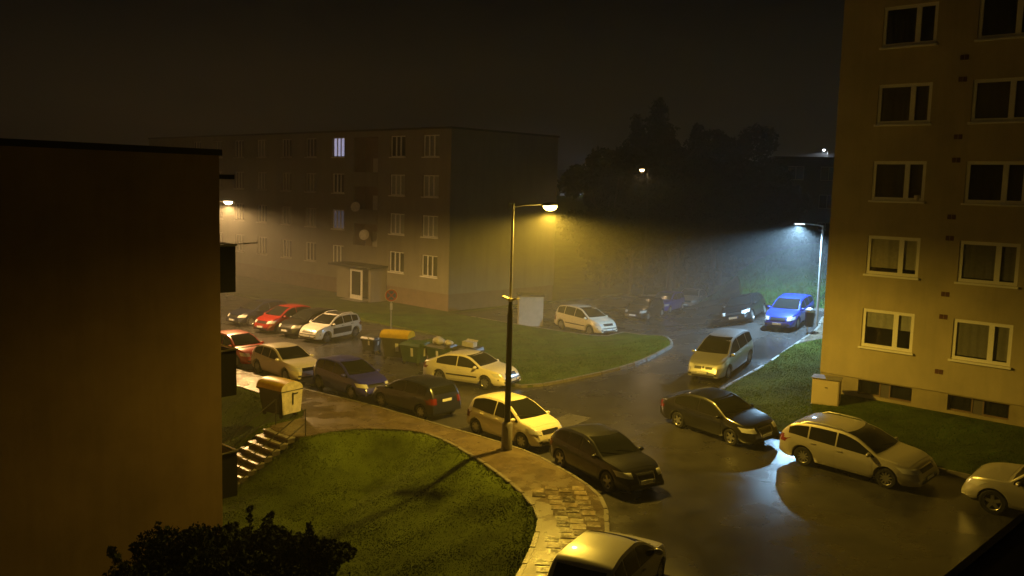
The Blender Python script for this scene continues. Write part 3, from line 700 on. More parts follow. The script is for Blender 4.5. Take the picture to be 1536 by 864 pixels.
spot((1.82, 0, 7.86), P_MAIN, SODIUM, 179, .42, parent=lp)
glow((1.82, 0, 7.84), P_MAIN * .010, SODIUM, lp)
# left lamp
l2p = AT(342, 305, 50)
l2 = empty('street_lamp', (l2p.x - .35, l2p.y, 0)); tag(l2, 'street lamp with warm white glow beside the grey block and brown gable', 'street lamp', 'street lamps')
b = MB(); b.tube([(-.5, 0, -.2), (-.5, 0, 4), (-.5, 0, l2p.z + .05)], [.09, .07, .05], 10); b.build('pole', GALV, l2, smooth=40)
b = MB(); b.tube([(-.5, 0, l2p.z + .05), (.2, 0, l2p.z + .12)], .024, 8); b.build('arm', GALV, l2, smooth=40)
head_mesh(l2, (.05, 0, l2p.z + .12), 0, LAMP_W, lens_s=1.25)
spot((.37, 0, l2p.z - .16), P_LEFT, (1, .58, .20), 179, .45, parent=l2)
glow((.37, 0, l2p.z - .18), P_LEFT * .03, (1, .58, .20), l2)
# LED lamp by the pavement on the right
l3 = empty('street_lamp', SG(-.25, 23.2, .08)); tag(l3, 'slim street lamp with cold white LED head above the blue parked car', 'street lamp', 'street lamps')
l3b = l3.location; zt3 = AT(1222, 338, l3b.y).z - l3b.z
b = MB(); b.tube([(0, 0, -.2), (0, 0, zt3)], [.075, .05], 10); b.build('pole', GALV, l3, smooth=40)
b = MB(); b.tube([(0, 0, zt3 - .03), (-.5, 0, zt3 + .06), (-1.0, 0, zt3 + .08)], .03, 8); b.build('arm', GALV, l3, smooth=40)
hd = MB(); hd.box((-1.2, 0, zt3 + .09), (.62, .26, .07)); ho3 = hd.build('lamp_head', GALV, l3, bevel=.02)
ln = MB(); ln.box((-1.2, 0, zt3 + .045), (.45, .2, .012)); ln.build('lens', LAMP_B, ho3)
spot((-1.2, 0, zt3 - .02), P_LED, (.40, .70, 1.0), 154, .4, tilt=(R(5), R(6)), parent=l3)
# far lamps
for (px, py, d, col, lm, lab, pw, hgt) in ((963, 255, 70, (1, .66, .32), mat('lamp_lens_far', (.9, .8, .6), emit=(1, .62, .25), estr=16), 'distant street lamp burning orange before the dark trees', 110, 8.5),
                                      (1236, 225, 122, (.75, .85, 1), mat('lamp_lens_far_white', (.9, .9, .9), emit=(.8, .88, 1), estr=26), 'distant white lamp glaring just above the flat dark roof', 1500, 6)):
    q = AT(px, py, d); e = empty('street_lamp', (q.x, q.y, q.z - hgt)); tag(e, lab, 'street lamp', 'street lamps')
    b = MB(); b.tube([(.5, 0, -3), (.5, 0, hgt + .1), (.1, 0, hgt + .2)], .045, 8); b.build('pole', BLACKP, e)
    b = MB(); b.lathe([(0, .16), (.2, .12), (.28, 0), (0, 0)], 12, c=(0, 0, hgt + .06)); b.build('lamp_head', BLACKP, e)
    b = MB(); b.lathe([(0, -.14), (.14, -.09), (.19, .05), (0, .05)], 12, c=(0, 0, hgt)); b.build('lens', lm, e, smooth=60)
    spot((0, 0, hgt - .3), pw, col, 175, .1, parent=e)
# lamp on the house wall
d = bpy.data.lights.new('wall_light', 'SPOT'); d.energy = 900; d.color = (.6, .68, 1); d.spot_size = R(150); d.spot_blend = .5; d.shadow_soft_size = .1
wl = bpy.data.objects.new('wall_light', d); COL.objects.link(wl); wl.parent = ho_; wl.location = (3.2, -4.6, 2.2); wl.rotation_euler = (R(62), 0, R(20))
b = MB(); b.tube([(3.2, -4.75, -4), (3.2, -4.75, 2.4)], .05, 8); b.build('yard_lamp_post', GALV, ho_); b = MB(); b.lathe([(0, .12), (.14, .06), (.16, 0), (0, 0)], 12, c=(3.2, -4.75, 2.4)); b.build('yard_lamp_shade', GALV, ho_)
# ------------------------------------------------------------------ cars
def pchip(P):
    X = [p[0] for p in P]; Y = [p[1] for p in P]; n = len(X)
    h = [X[i + 1] - X[i] for i in range(n - 1)]; d = [(Y[i + 1] - Y[i]) / h[i] for i in range(n - 1)]
    m = [d[0]] + [0 if d[i - 1] * d[i] <= 0 else 2 * d[i - 1] * d[i] / (d[i - 1] + d[i]) for i in range(1, n - 1)] + [d[-1]]
    def f(x):
        if x <= X[0]: return Y[0]
        if x >= X[-1]: return Y[-1]
        i = max(k for k in range(n - 1) if X[k] <= x); u = (x - X[i]) / h[i]
        return (2 * u ** 3 - 3 * u * u + 1) * Y[i] + (u ** 3 - 2 * u * u + u) * h[i] * m[i] + (-2 * u ** 3 + 3 * u * u) * Y[i + 1] + (u ** 3 - u * u) * h[i] * m[i + 1]
    return f
SPECS = {
 'bubble': dict(L=3.85, W=1.68, wb=2.46, ro=.62, r=.30, top=[(0, .52), (.03, .78), (.10, .98), (.30, 1.30), (.55, 1.45), (1.1, 1.53), (1.75, 1.53), (2.2, 1.43), (2.7, 1.18), (3.0, 1.01), (3.4, .92), (3.66, .78), (3.79, .60), (3.85, .46)],
   belt=[(0, .80), (.4, 1.0), (1.2, .95), (2.9, .90), (3.4, .78), (3.85, .42)], cowl=3.0, dlo=(.42, 2.86), pil=[1.62], q=(.08, .30)),
 'hatch': dict(L=4.0, W=1.72, wb=2.51, ro=.66, r=.305, top=[(0, .52), (.03, .82), (.09, 1.0), (.32, 1.33), (.5, 1.41), (1.1, 1.47), (1.8, 1.46), (2.25, 1.36), (2.75, 1.10), (2.98, .98), (3.4, .91), (3.76, .77), (3.93, .60), (4.0, .46)],
   belt=[(0, .82), (.4, .98), (1.2, .95), (2.85, .88), (3.4, .78), (4.0, .42)], cowl=2.98, dlo=(.42, 2.84), pil=[.95, 1.72], q=(.08, .30)),
 'liftback': dict(L=4.57, W=1.77, wb=2.58, ro=1.02, r=.315, top=[(0, .56), (.03, .84), (.10, 1.0), (.40, 1.06), (.58, 1.13), (1.15, 1.37), (1.6, 1.45), (2.15, 1.465), (2.6, 1.40), (3.05, 1.19), (3.40, 1.0), (3.95, .91), (4.34, .78), (4.49, .62), (4.57, .46)],
   belt=[(0, .82), (.5, .96), (1.2, .93), (3.3, .88), (4.0, .76), (4.57, .42)], cowl=3.40, dlo=(.86, 3.25), pil=[2.02], q=(.45, 1.15)),
 'sporthatch': dict(L=4.25, W=1.77, wb=2.58, ro=.78, r=.32, top=[(0, .54), (.03, .82), (.10, .98), (.45, 1.26), (.7, 1.36), (1.2, 1.42), (1.8, 1.42), (2.25, 1.34), (2.75, 1.10), (3.08, .96), (3.6, .90), (4.0, .78), (4.17, .62), (4.25, .46)],
   belt=[(0, .82), (.5, .97), (1.2, .93), (3.0, .86), (3.6, .77), (4.25, .42)], cowl=3.08, dlo=(.50, 2.94), pil=[1.15, 1.85], q=(.12, .50)),
 'estate': dict(L=4.80, W=1.86, wb=2.85, ro=.95, r=.335, top=[(0, .56), (.03, .90), (.09, 1.03), (.45, 1.36), (.68, 1.44), (1.5, 1.50), (2.2, 1.49), (2.7, 1.40), (3.2, 1.17), (3.55, 1.0), (4.15, .92), (4.55, .79), (4.72, .62), (4.80, .46)],
   belt=[(0, .88), (.5, 1.03), (1.3, .98), (3.4, .89), (4.1, .78), (4.80, .42)], cowl=3.55, dlo=(.40, 3.40), pil=[1.12, 2.10], q=(.08, .42)),
 'mpv': dict(L=4.45, W=1.81, wb=2.73, ro=.78, r=.32, top=[(0, .55), (.04, .92), (.10, 1.08), (.28, 1.42), (.46, 1.55), (1.2, 1.64), (2.0, 1.63), (2.5, 1.54), (3.0, 1.29), (3.45, 1.07), (3.9, .95), (4.22, .82), (4.37, .62), (4.45, .46)],
   belt=[(0, .92), (.4, 1.06), (1.2, 1.03), (3.3, .93), (3.9, .80), (4.45, .42)], cowl=3.45, dlo=(.38, 3.28), pil=[1.05, 2.02], q=(.08, .28)),
 'suv': dict(L=4.35, W=1.80, wb=2.62, ro=.82, r=.37, top=[(0, .62), (.04, .98), (.09, 1.12), (.28, 1.5), (.45, 1.64), (1.2, 1.72), (2.0, 1.71), (2.4, 1.60), (2.8, 1.32), (3.05, 1.13), (3.6, 1.07), (4.05, .97), (4.25, .78), (4.35, .55)],
   belt=[(0, .98), (.4, 1.10), (1.2, 1.06), (3.0, 1.02), (3.6, .92), (4.35, .5)], cowl=3.05, dlo=(.38, 2.92), pil=[1.05, 1.88], q=(.08, .28), sill=.32),
}
WCACHE = {}
def wheel_parts(r, style):
    k = (r, style)
    if k in WCACHE: return WCACHE[k]
    ty = MB(); w = .1
    ty.lathe([(r * .66, -w), (r * .93, -w), (r, -w * .72), (r, w * .72), (r * .93, w), (r * .66, w), (r * .64, 0)], 28, 'y', closed=True)
    ri = MB(); ri.lathe([(r * .66, w * .9), (r * .68, w * .98), (r * .62, w * .8), (r * .58, w * .3), (r * .58, -w * .6)], 28, 'y')
    n = dict(five=5, ten=10, cap=7)[style]
    for i in range(n):
        a = 2 * math.pi * i / n; c, s = math.cos(a), math.sin(a); q = (.30 if style == 'five' else .16 if style == 'ten' else .27) * r * .5
        pts = []
        for rr, ww, yy in ((r * .10, q * 1.0, w * .78), (r * .60, q * .8, w * .86)):
            for sg in (-1, 1): pts.append(Vector((c * rr - s * ww * sg, yy, s * rr + c * ww * sg)))
        back = [p - Vector((0, .03, 0)) for p in pts]
        ri.add(pts + back, [(0, 1, 3, 2), (0, 2, 6, 4), (1, 5, 7, 3)])
    ri.lathe([(0, w * .84), (r * .11, w * .82), (r * .13, w * .6)], 12, 'y')
    hub = MB(); hub.lathe([(0, w * .25), (r * .58, w * .25), (r * .58, -w * .8), (0, -w * .8)], 20, 'y')
    res = []
    for mbx, nm, mt, sm_ in ((hub, 'wheel', BLKPL, 30), (ty, 'tyre', RUBBER, 40), (ri, 'rim', RIM, 40)):
        o = mbx.build(nm, mt, None, smooth=sm_); res.append(o.data); bpy.data.objects.remove(o)
    rd = res[2].copy(); rd.materials.clear(); rd.materials.append(RIMD); res.append(rd)
    WCACHE[k] = res; return res
def car(label, cat, s, t, rel, kind, pm, group='parked cars', name='parked_car', rim='five', dark_rim=False, rails=False, strip=False, front='wide', black_roof=False, cladding=False, plate=True, dt=None):
    S = SPECS[kind]; L, Wd, wb, ro, r = S['L'], S['W'], S['wb'], S['ro'], S['r']; sill = S.get('sill', .22)
    top = pchip(S['top']); beltf = pchip(S['belt']); xr, xf = ro, ro + wb; Ra = r + .055; cx = L / 2
    root = empty(name); p_ = ST(s, t); hd_ = A1 + R(rel); e_ = .8
    fx = Vector((math.cos(hd_), math.sin(hd_), 0)); fx.z = (terr(p_.x + fx.x * e_, p_.y + fx.y * e_) - terr(p_.x - fx.x * e_, p_.y - fx.y * e_)) / (2 * e_); fx.normalize()
    nz = Vector((-(terr(p_.x + e_, p_.y) - terr(p_.x - e_, p_.y)) / (2 * e_), -(terr(p_.x, p_.y + e_) - terr(p_.x, p_.y - e_)) / (2 * e_), 1)).normalized()
    fy = nz.cross(fx).normalized(); nz = fx.cross(fy)
    root.location = (p_.x, p_.y, terr(p_.x, p_.y)); root.rotation_euler = Matrix((fx, fy, nz)).transposed().to_euler(); root.scale = (.96,) * 3; tag(root, label, cat, group)
    def wid(x):
        w = Wd / 2
        d = L - x
        if d < 1.0: w *= 1 - .24 * (1 - d / 1.0) ** 2.6
        if x < .6: w *= 1 - .15 * (1 - x / .6) ** 2.4
        return w
    def side_y(x, z):
        zb = min(beltf(x), top(x) - .04); w = wid(x)
        if z <= zb:
            q = (z - .2) / (zb - .2) if zb > .25 else .5
            q = max(0, min(1, q)); return w * (.945 + .055 * math.sin(min(1, q / .55) * math.pi / 2) - .062 * max(0, (q - .70) / .30) ** 1.15)
        return w * .938 - (z - zb) * .32 - .10 * max(0, z - zb) ** 2
    xs_ = set(np.linspace(0, L, 46)) | {p[0] for p in S['top']}
    for c in (xr, xf): xs_ |= set(c + Ra * math.cos(a) for a in np.linspace(0, math.pi, 17))
    xs_ |= {.015, .06, L - .015, L - .04}
    xs_ = sorted(xs_); xs_ = [x for i, x in enumerate(xs_) if i == 0 or x - xs_[i - 1] > .004]
    rings = []
    for x in xs_:
        zl = sill
        for c in (xr, xf):
            if abs(x - c) <= Ra + 1e-6: zl = max(zl, r + math.sqrt(max(0, Ra * Ra - (x - c) ** 2)) * .98)
        zl = zl + .10 * max(0, 1 - x / .25) + .04 * max(0, 1 - (L - x) / .3)
        zt = top(x); zl = min(zl, zt - .12); zb = max(zl + .03, min(beltf(x), zt - .04)); rd = min(.06, (zt - zb) * .6); zr = zt - rd
        P = [(0, zl), (.75 * side_y(x, zl), zl)]
        for q in (0, .1, .3, .5, .7, .88, 1): z = zl + (zb - zl) * q; P.append((side_y(x, z) - (.02 if q == 0 else 0), z))
        for q in (.3, .65, 1): z = zb + (zr - zb) * q; P.append((side_y(x, z), z))
        wr = P[-1][0] - .028
        for q in (1, .9, .7, .45, .2, 0): P.append((wr * q, zt - rd * .55 * q ** 2.5))
        rings.append([(x - cx, y, z) for y, z in P])
    m = len(rings[0]); vs = []; fs = []
    full = 2 * m - 2
    for rg in rings:
        vs += rg + [(x, -y, z) for x, y, z in rg[1:-1]][::-1]
    for i in range(len(rings) - 1):
        for k in range(full):
            a = i * full + k; b_ = i * full + (k + 1) % full
            fs.append((a, b_, b_ + full, a + full))
    fs.append(tuple(range(full))[::-1]); fs.append(tuple(range((len(rings) - 1) * full, len(rings) * full)))
    fs = [f[::-1] for f in fs]
    mb = MB(); mb.add(vs, fs); body = mb.build('body', pm, root, smooth=32)
    bvh = BVHTree.FromPolygons([Vector(v) for v in vs], fs)
    def patch(nm, mt, rows_, d, par, off=.007, skirt=.012, smooth=50):
        """rows_: grid of ray origins; projected along d onto the body and lifted by off"""
        d = Vector(d).normalized(); pts = []; ok = []
        for row in rows_:
            for o_ in row:
                h = bvh.ray_cast(Vector(o_), d)
                if h[0] is None: pts.append(Vector((0, 0, 0))); ok.append(False)
                else:
                    n = h[1] if h[1].dot(d) < 0 else -h[1]
                    pts.append(h[0] + (n * .4 - d * .6).normalized() * off); ok.append(True)
        nc = len(rows_[0]); F = []
        for i in range(len(rows_) - 1):
            for j in range(nc - 1):
                q = (i * nc + j, i * nc + j + 1, (i + 1) * nc + j + 1, (i + 1) * nc + j)
                if not all(ok[k] for k in q): continue
                if max((pts[q[a]] - pts[q[b_]]).length for a in range(4) for b_ in range(a)) > .9: continue
                e1_, e2_ = pts[q[2]] - pts[q[0]], pts[q[3]] - pts[q[1]]
                if e1_.cross(e2_).length < 1e-6: continue
                F.append(q if e1_.cross(e2_).dot(d) < 0 else q[::-1])
        if not F: return None
        cnt = {}
        for f in F:
            for a, b_ in zip(f, f[1:] + f[:1]): cnt[(a, b_)] = 1
        V = list(pts); low = {}
        for (a, b_) in list(cnt):
            if (b_, a) not in cnt:
                for k in (a, b_):
                    if k not in low: low[k] = len(V); V.append(V[k] + d * skirt)
                F.append((b_, a, low[a], low[b_]))
        q = MB(); q.add(V, F); return q.build(nm, mt, par, smooth=smooth)
    lin = lambda a, b_, n: [a + (b_ - a) * i / (n - 1) for i in range(n)]
    # side glass
    cuts = [S['dlo'][0]] + S['pil'] + [S['dlo'][1]]
    doors = []
    for sg in (1, -1):
        for a, b_ in zip(cuts, cuts[1:]):
            X = lin(a + (.03 if a != cuts[0] else 0), b_ - (.03 if b_ != cuts[-1] else 0), 12); g_ = []
            X = [x for x in X if top(x) - .10 - beltf(x) > .05]
            if len(X) < 3: continue
            g_ = [[(x - cx, 2 * sg, beltf(x) + .015 + (max(.0, top(x) - .105 - beltf(x) - .015)) * v) for x in X] for v in lin(0, 1, 6)]
            patch('side_window', GLASSC, g_, (0, -sg, 0), root, .006)
        dc = [max(S['dlo'][0] + .1, xr + Ra * .55)] + S['pil'][-1:] + [min(S['cowl'] - .12, xf - Ra - .03)]
        for a, b_ in zip(dc, dc[1:]):
            X = lin(a + .012, b_ - .012, 8)
            zlo = lambda x: max(sill + .10, (r + math.sqrt(max(0, (Ra + .06) ** 2 - (x - xr) ** 2))) if abs(x - xr) < Ra + .06 else 0)
            g_ = [[(x - cx, 2 * sg, zlo(x) + (beltf(x) - .015 - zlo(x)) * v) for x in X] for v in lin(0, 1, 7)]
            dr_ = patch('door', pm, g_, (0, -sg, 0), root, .004, .01)
            if dr_:
                hx = a + .16; hz_ = beltf(hx) - .09; hb = MB(); hb.box((hx - cx, sg * (side_y(hx, hz_) + .02), hz_), (.19, .035, .03)); hb.build('door_handle', pm if not cladding else BLKPL, dr_, bevel=.008)
        if strip:
            X = lin(xr + Ra + .06, xf - Ra - .06, 8); g_ = [[(x - cx, 2 * sg, z) for x in X] for z in (.50, .56)]
            patch('rubbing_strip', BLKPL, g_, (0, -sg, 0), root, .014)
        if cladding:
            X = lin(xr + Ra + .10, xf - Ra - .10, 8); g_ = [[(x - cx, 2 * sg, z) for x in X] for z in (.42, .55, .68, .76)]
            patch('side_bumper', BLKPL, g_, (0, -sg, 0), root, .028)
        # mirror
        mxx = S['cowl'] - .30; mz = beltf(mxx) + .09; mm = MB()
        vs_ = []; 
        for a in range(9):
            th = math.pi * a / 8
            for k in range(12):
                ph = 2 * math.pi * k / 12; vs_.append((.075 * math.sin(th) * math.cos(ph), .115 * math.cos(th), .075 * math.sin(th) * math.sin(ph)))
        mm.add([(mxx - cx + v[0] * (1.3 if v[0] > 0 else .6), sg * (side_y(mxx, mz) + .12) + v[1], mz + v[2]) for v in vs_], [(a * 12 + k, a * 12 + (k + 1) % 12, (a + 1) * 12 + (k + 1) % 12, (a + 1) * 12 + k) for a in range(8) for k in range(12)])
        mm.box((mxx - cx + .01, sg * (side_y(mxx, mz) + .01), mz - .04), (.05, .12, .03)); mm.build('mirror', pm, root, smooth=60)
        if rails:
            rb_ = MB(); X = lin(S['q'][1] + .35, S['cowl'] - 1.15, 8)
            rb_.tube([(x - cx, sg * (side_y(x, top(x) - .06) - .05), top(x) + (.035 if 0 < i < 7 else -.03)) for i, x in enumerate(X)], .02, 6); rb_.build('roof_rail', RIM if rails == 'silver' else STICK if rails == 'white' else BLKPL, root, smooth=50)
    # windscreen and rear window
    z0, z1 = top(S['cowl'] - .06), max(z for _, z in S['top']) - .055
    xat = lambda z, a, b_: min(lin(a, b_, 60), key=lambda x: abs(top(x) - z))
    rows_ = []
    for z in lin(z0, z1, 10):
        x = xat(z, S['cowl'] - 1.3, S['cowl'] + .1); yw = side_y(x, z - .06) - .085; rows_.append([(9, y, z) for y in lin(-yw, yw, 12)])
    patch('windscreen', GLASSC, rows_, (-1, 0, 0), root, .006)
    za, zb_ = top(S['q'][0]) + .06, top(S['q'][1]) - .02
    if kind == 'liftback': za, zb_ = top(.5) + .04, top(1.15) - .02
    rows_ = []
    for z in lin(za, zb_, 8):
        x = xat(z, 0, S['q'][1] + .3); yw = side_y(x, z - .06) - .11; rows_.append([(-9, y, z) for y in lin(-yw, yw, 10)])
    patch('rear_window', GLASSC, rows_, (1, 0, 0), root, .006)
    if black_roof:
        rows_ = [[(x - cx, y, 9) for y in lin(-.56, .56, 8)] for x in lin(S['q'][1] + .35, S['cowl'] - 1.12, 10)]
        patch('roof_panel', BLKPL, rows_, (0, 0, -1), root, .005)
    # bonnet seams, front end
    hf = L - .34; X = lin(S['cowl'] + .06, hf, 9)
    rows_ = [[(x - cx, y * (wid(x) - .15), 9) for y in lin(-1, 1, 9)] for x in X]
    patch('bonnet', pm, rows_, (0, 0, -1), root, .006, .01)
    W2 = Wd / 2; fz = top(L - .22)
    for sg in (1, -1):
        ys_ = lin(sg * W2 * .54, sg * W2 * .93, 7)
        rows_ = [[(9, y, fz - .02 - .15 * v - .02 * (1 - abs(y) / W2) + .05 * (abs(y) / W2 - .54)) for y in ys_] for v in lin(0, 1, 5)]
        patch('headlight', LAMPG, rows_, (-1, 0, 0), root, .012)
        rows_ = [[(9, y, z) for y in lin(sg * W2 * .60, sg * W2 * .76, 4)] for z in (.34, .42)]
        patch('fog_lamp', BLKPL if kind != 'estate' else LAMPG, rows_, (-1, 0, 0), root, .01)
        rz0 = top(.06) - .02
        ys_ = lin(sg * W2 * .62, sg * W2 * .97, 6); h_ = .24 if kind != 'mpv' else .4
        rows_ = [[(-9, y, rz0 - h_ * v) for y in ys_] for v in lin(0, 1, 5)]
        patch('tail_light', TAILR, rows_, (1, 0, 0), root, .012)
    if front == 'tall':
        rows_ = [[(9, y * (1 - .18 * v), .72 - .34 * v) for y in lin(-.36, .36, 7)] for v in lin(0, 1, 6)]
        patch('grille_surround', CHROME, rows_, (-1, 0, 0), root, .010)
        rows_ = [[(9, y * (1 - .18 * v), .695 - .29 * v) for y in lin(-.32, .32, 7)] for v in lin(0, 1, 6)]
        patch('grille', BLKPL, rows_, (-1, 0, 0), root, .018); pz = .50
    elif front == 'split':
        for sg in (1, -1):
            rows_ = [[(9, y, .70 - .10 * v) for y in lin(sg * .09, sg * .42, 5)] for v in lin(0, 1, 3)]; patch('grille', BLKPL, rows_, (-1, 0, 0), root, .012)
        em = MB(); em.box((0, 0, 0), (.02, .09, .13)); h = bvh.ray_cast(Vector((9, 0, .66)), Vector((-1, 0, 0)))
        o_ = em.build('badge', CHROME, root, bevel=.008); o_.location = h[0] + Vector((.012, 0, 0)); o_.rotation_euler.x = 0; pz = .50
    else:
        rows_ = [[(9, y, fz - .05 - .13 * v) for y in lin(-.40, .40, 7)] for v in lin(0, 1, 4)]; patch('grille', BLKPL, rows_, (-1, 0, 0), root, .010)
        rows_ = [[(9, y, fz - .045 - .022 * v) for y in lin(-.40, .40, 7)] for v in (0, 1)]; patch('grille_bar', CHROME, rows_, (-1, 0, 0), root, .016); pz = .45
    rows_ = [[(9, y, .36 - .09 * v) for y in lin(-.52, .52, 7)] for v in (0, 1)]; patch('air_intake', BLKPL, rows_, (-1, 0, 0), root, .010)
    if cladding or strip:
        for dd_, x9 in ((-1, 9), (1, -9)):
            rows_ = [[(x9, y, .52 - .05 * v) for y in lin(-W2 * .9, W2 * .9, 9)] for v in (0, 1)]; patch('bumper_strip', BLKPL, rows_, (dd_, 0, 0), root, .014)
    if plate:
        for nm_, x9, dd_, z_ in (('number_plate', 9, -1, pz - .03), ('number_plate', -9, 1, .80 if kind in ('hatch', 'estate', 'bubble', 'mpv') else .70)):
            h = bvh.ray_cast(Vector((x9, 0, z_)), Vector((dd_, 0, 0)))
            if h[0] is None: continue
            q = MB(); q.box((0, 0, 0), (.015, .52, .11)); o_ = q.build(nm_, PLATE, root, bevel=.004); o_.location = h[0] - Vector((dd_ * .035, 0, 0))
            q = MB(); q.box((-dd_ * .008, .235 * -dd_, 0), (.004, .045, .105)); q.build('plate_strip', PLATEB, o_)
    # wipers, underbody
    wp = MB()
    for y0 in (.45, -.15):
        a = []
        for i in range(5):
            y = y0 - .55 * i / 4; h = bvh.ray_cast(Vector((9, y, z0 + .02 + .02 * i)), Vector((-1, 0, 0))); 
            if h[0] is not None: a.append(h[0] + Vector((.02, 0, .012)))
        if len(a) > 2: wp.tube(a, .009, 5)
    wp.build('wipers', BLKPL, root)
    ub = MB(); ub.box((0, 0, .33), (L - .5, Wd * .62, .3)); ub.build('underbody', SEAM, root)
    hub, ty, ri, rid = wheel_parts(r, rim)
    for x in (xr, xf):
        for sg in (1, -1):
            w = bpy.data.objects.new('wheel', hub); COL.objects.link(w); w.parent = root; w.location = (x - cx, sg * (Wd / 2 - .135), r); w.rotation_euler = (0, random.uniform(0, 6), 0 if sg > 0 else math.pi)
            for me, nm in ((ty, 'tyre'), (rid if dark_rim else ri, 'rim')):
                o_ = bpy.data.objects.new(nm, me); COL.objects.link(o_); o_.parent = w
    return root
WHITE = paint('white', (.62, .60, .56)); CREAM = paint('cream_white', (.72, .66, .52)); SILV = paint('silver', (.42, .42, .42), metal=.55, rough=.35); SILV2 = paint('warm_silver', (.48, .45, .38), metal=.45, rough=.35)
BLACKC = paint('black', (.009, .009, .010)); GRAPH = paint('graphite', (.026, .026, .034), metal=.5, rough=.35); BLUE = paint('blue', (.03, .03, .32)); BLUE2 = paint('bright_blue', (.02, .04, .30), metal=.2)
RED = paint('red', (.42, .015, .01)); DRED = paint('dark_red', (.20, .012, .010)); NAVY = paint('navy', (.010, .012, .03)); BEIGE = paint('beige', (.38, .30, .22), metal=.3)
car('small red hatchback with a wet roof behind the brown block balconies', 'car', -19.2, .95, 0, 'hatch', RED, rim='cap')
car('white hatchback with dark side glass behind the yellow-lidded container', 'car', -15.0, 1.0, -2, 'sporthatch', CREAM, rim='ten', strip=False)
car('blue hatchback parked nose to nose with the black hatchback', 'car', -10.45, 1.25, -2, 'hatch', BLUE, rim='cap')
car('black hatchback showing its tail lights and rear plate by the kerb', 'car', -6.4, 1.32, 180, 'hatch', NAVY, rim='cap')
car('cream bubble-shaped small car behind the foot of the tall lamp', 'car', -1.0, 1.40, -3, 'bubble', CREAM, rim='cap')
car('dark grey hatchback with tall framed grille at the kerb bend', 'car', 3.7, .50, -15, 'sporthatch', GRAPH, rim='five', front='tall')
car('cream white liftback car standing beside the round lawn', 'car', -8.35, 6.3, 11, 'liftback', CREAM, rim='cap', strip=True)
car('white crossover with black side bumpers and pale roof rails', 'car', -22.0, 8.2, -76, 'hatch', WHITE, cladding=True, rails='white', black_roof=True, dark_rim=True)
car('black car with a white front plate between red car and white crossover', 'car', -24.05, 8.2, -80, 'hatch', BLACKC, dark_rim=True)
car('red car facing the road in the row beside the white crossover', 'car', -26.0, 7.75, -80, 'bubble', DRED, rim='cap')
car('dark car half hidden behind the brown block at the end of the row', 'car', -29.2, 7.9, -84, 'hatch', NAVY, rim='cap')
car('cream people carrier on the access road behind the round lawn', 'car', -14.7, 22.1, -8, 'mpv', CREAM, rim='ten', strip=True)
car('silver people carrier with blue light on its roof at the lawn kerb', 'car', -.25, 13.9, -80, 'mpv', SILV, rim='ten', front='split')
car('black hatchback parked beside the bright blue car under the cold lamp', 'car', -4.75, 23.95, -76, 'sporthatch', BLACKC, rim='five')
car('bright blue hatchback parked under the cold white lamp', 'car', -1.75, 23.2, -80, 'sporthatch', BLUE2, rim='ten')
car('glossy black saloon parked ahead of the silver estate car', 'car', 3.7, 7.15, -10, 'liftback', BLACKC, rim='five', front='tall')
car('silver estate car with roof rails and ten-spoke wheels', 'car', 9.0, 6.7, -3.5, 'estate', SILV2, rim='ten', rails='silver')
car('silver off-road car cut off by the picture edge beyond the estate car', 'car', 14.45, 6.65, 180, 'suv', SILV2, rim='five', rails='silver')
car('white three-door hatchback parked at the end of the slabbed pavement', 'car', 8.85, -5.9, 106, 'hatch', WHITE, rim='ten')
car('dark car with a pale plate parked past the cream people carrier', 'car', -15.9, 30.0, -78, 'hatch', BLACKC, rim='cap')
car('dim blue car in the far row before the trees', 'car', -17.0, 34.3, -78, 'hatch', BLUE, rim='cap')
car('beige saloon catching white light in the far row', 'car', -17.2, 38.0, -70, 'liftback', BEIGE, rim='cap')

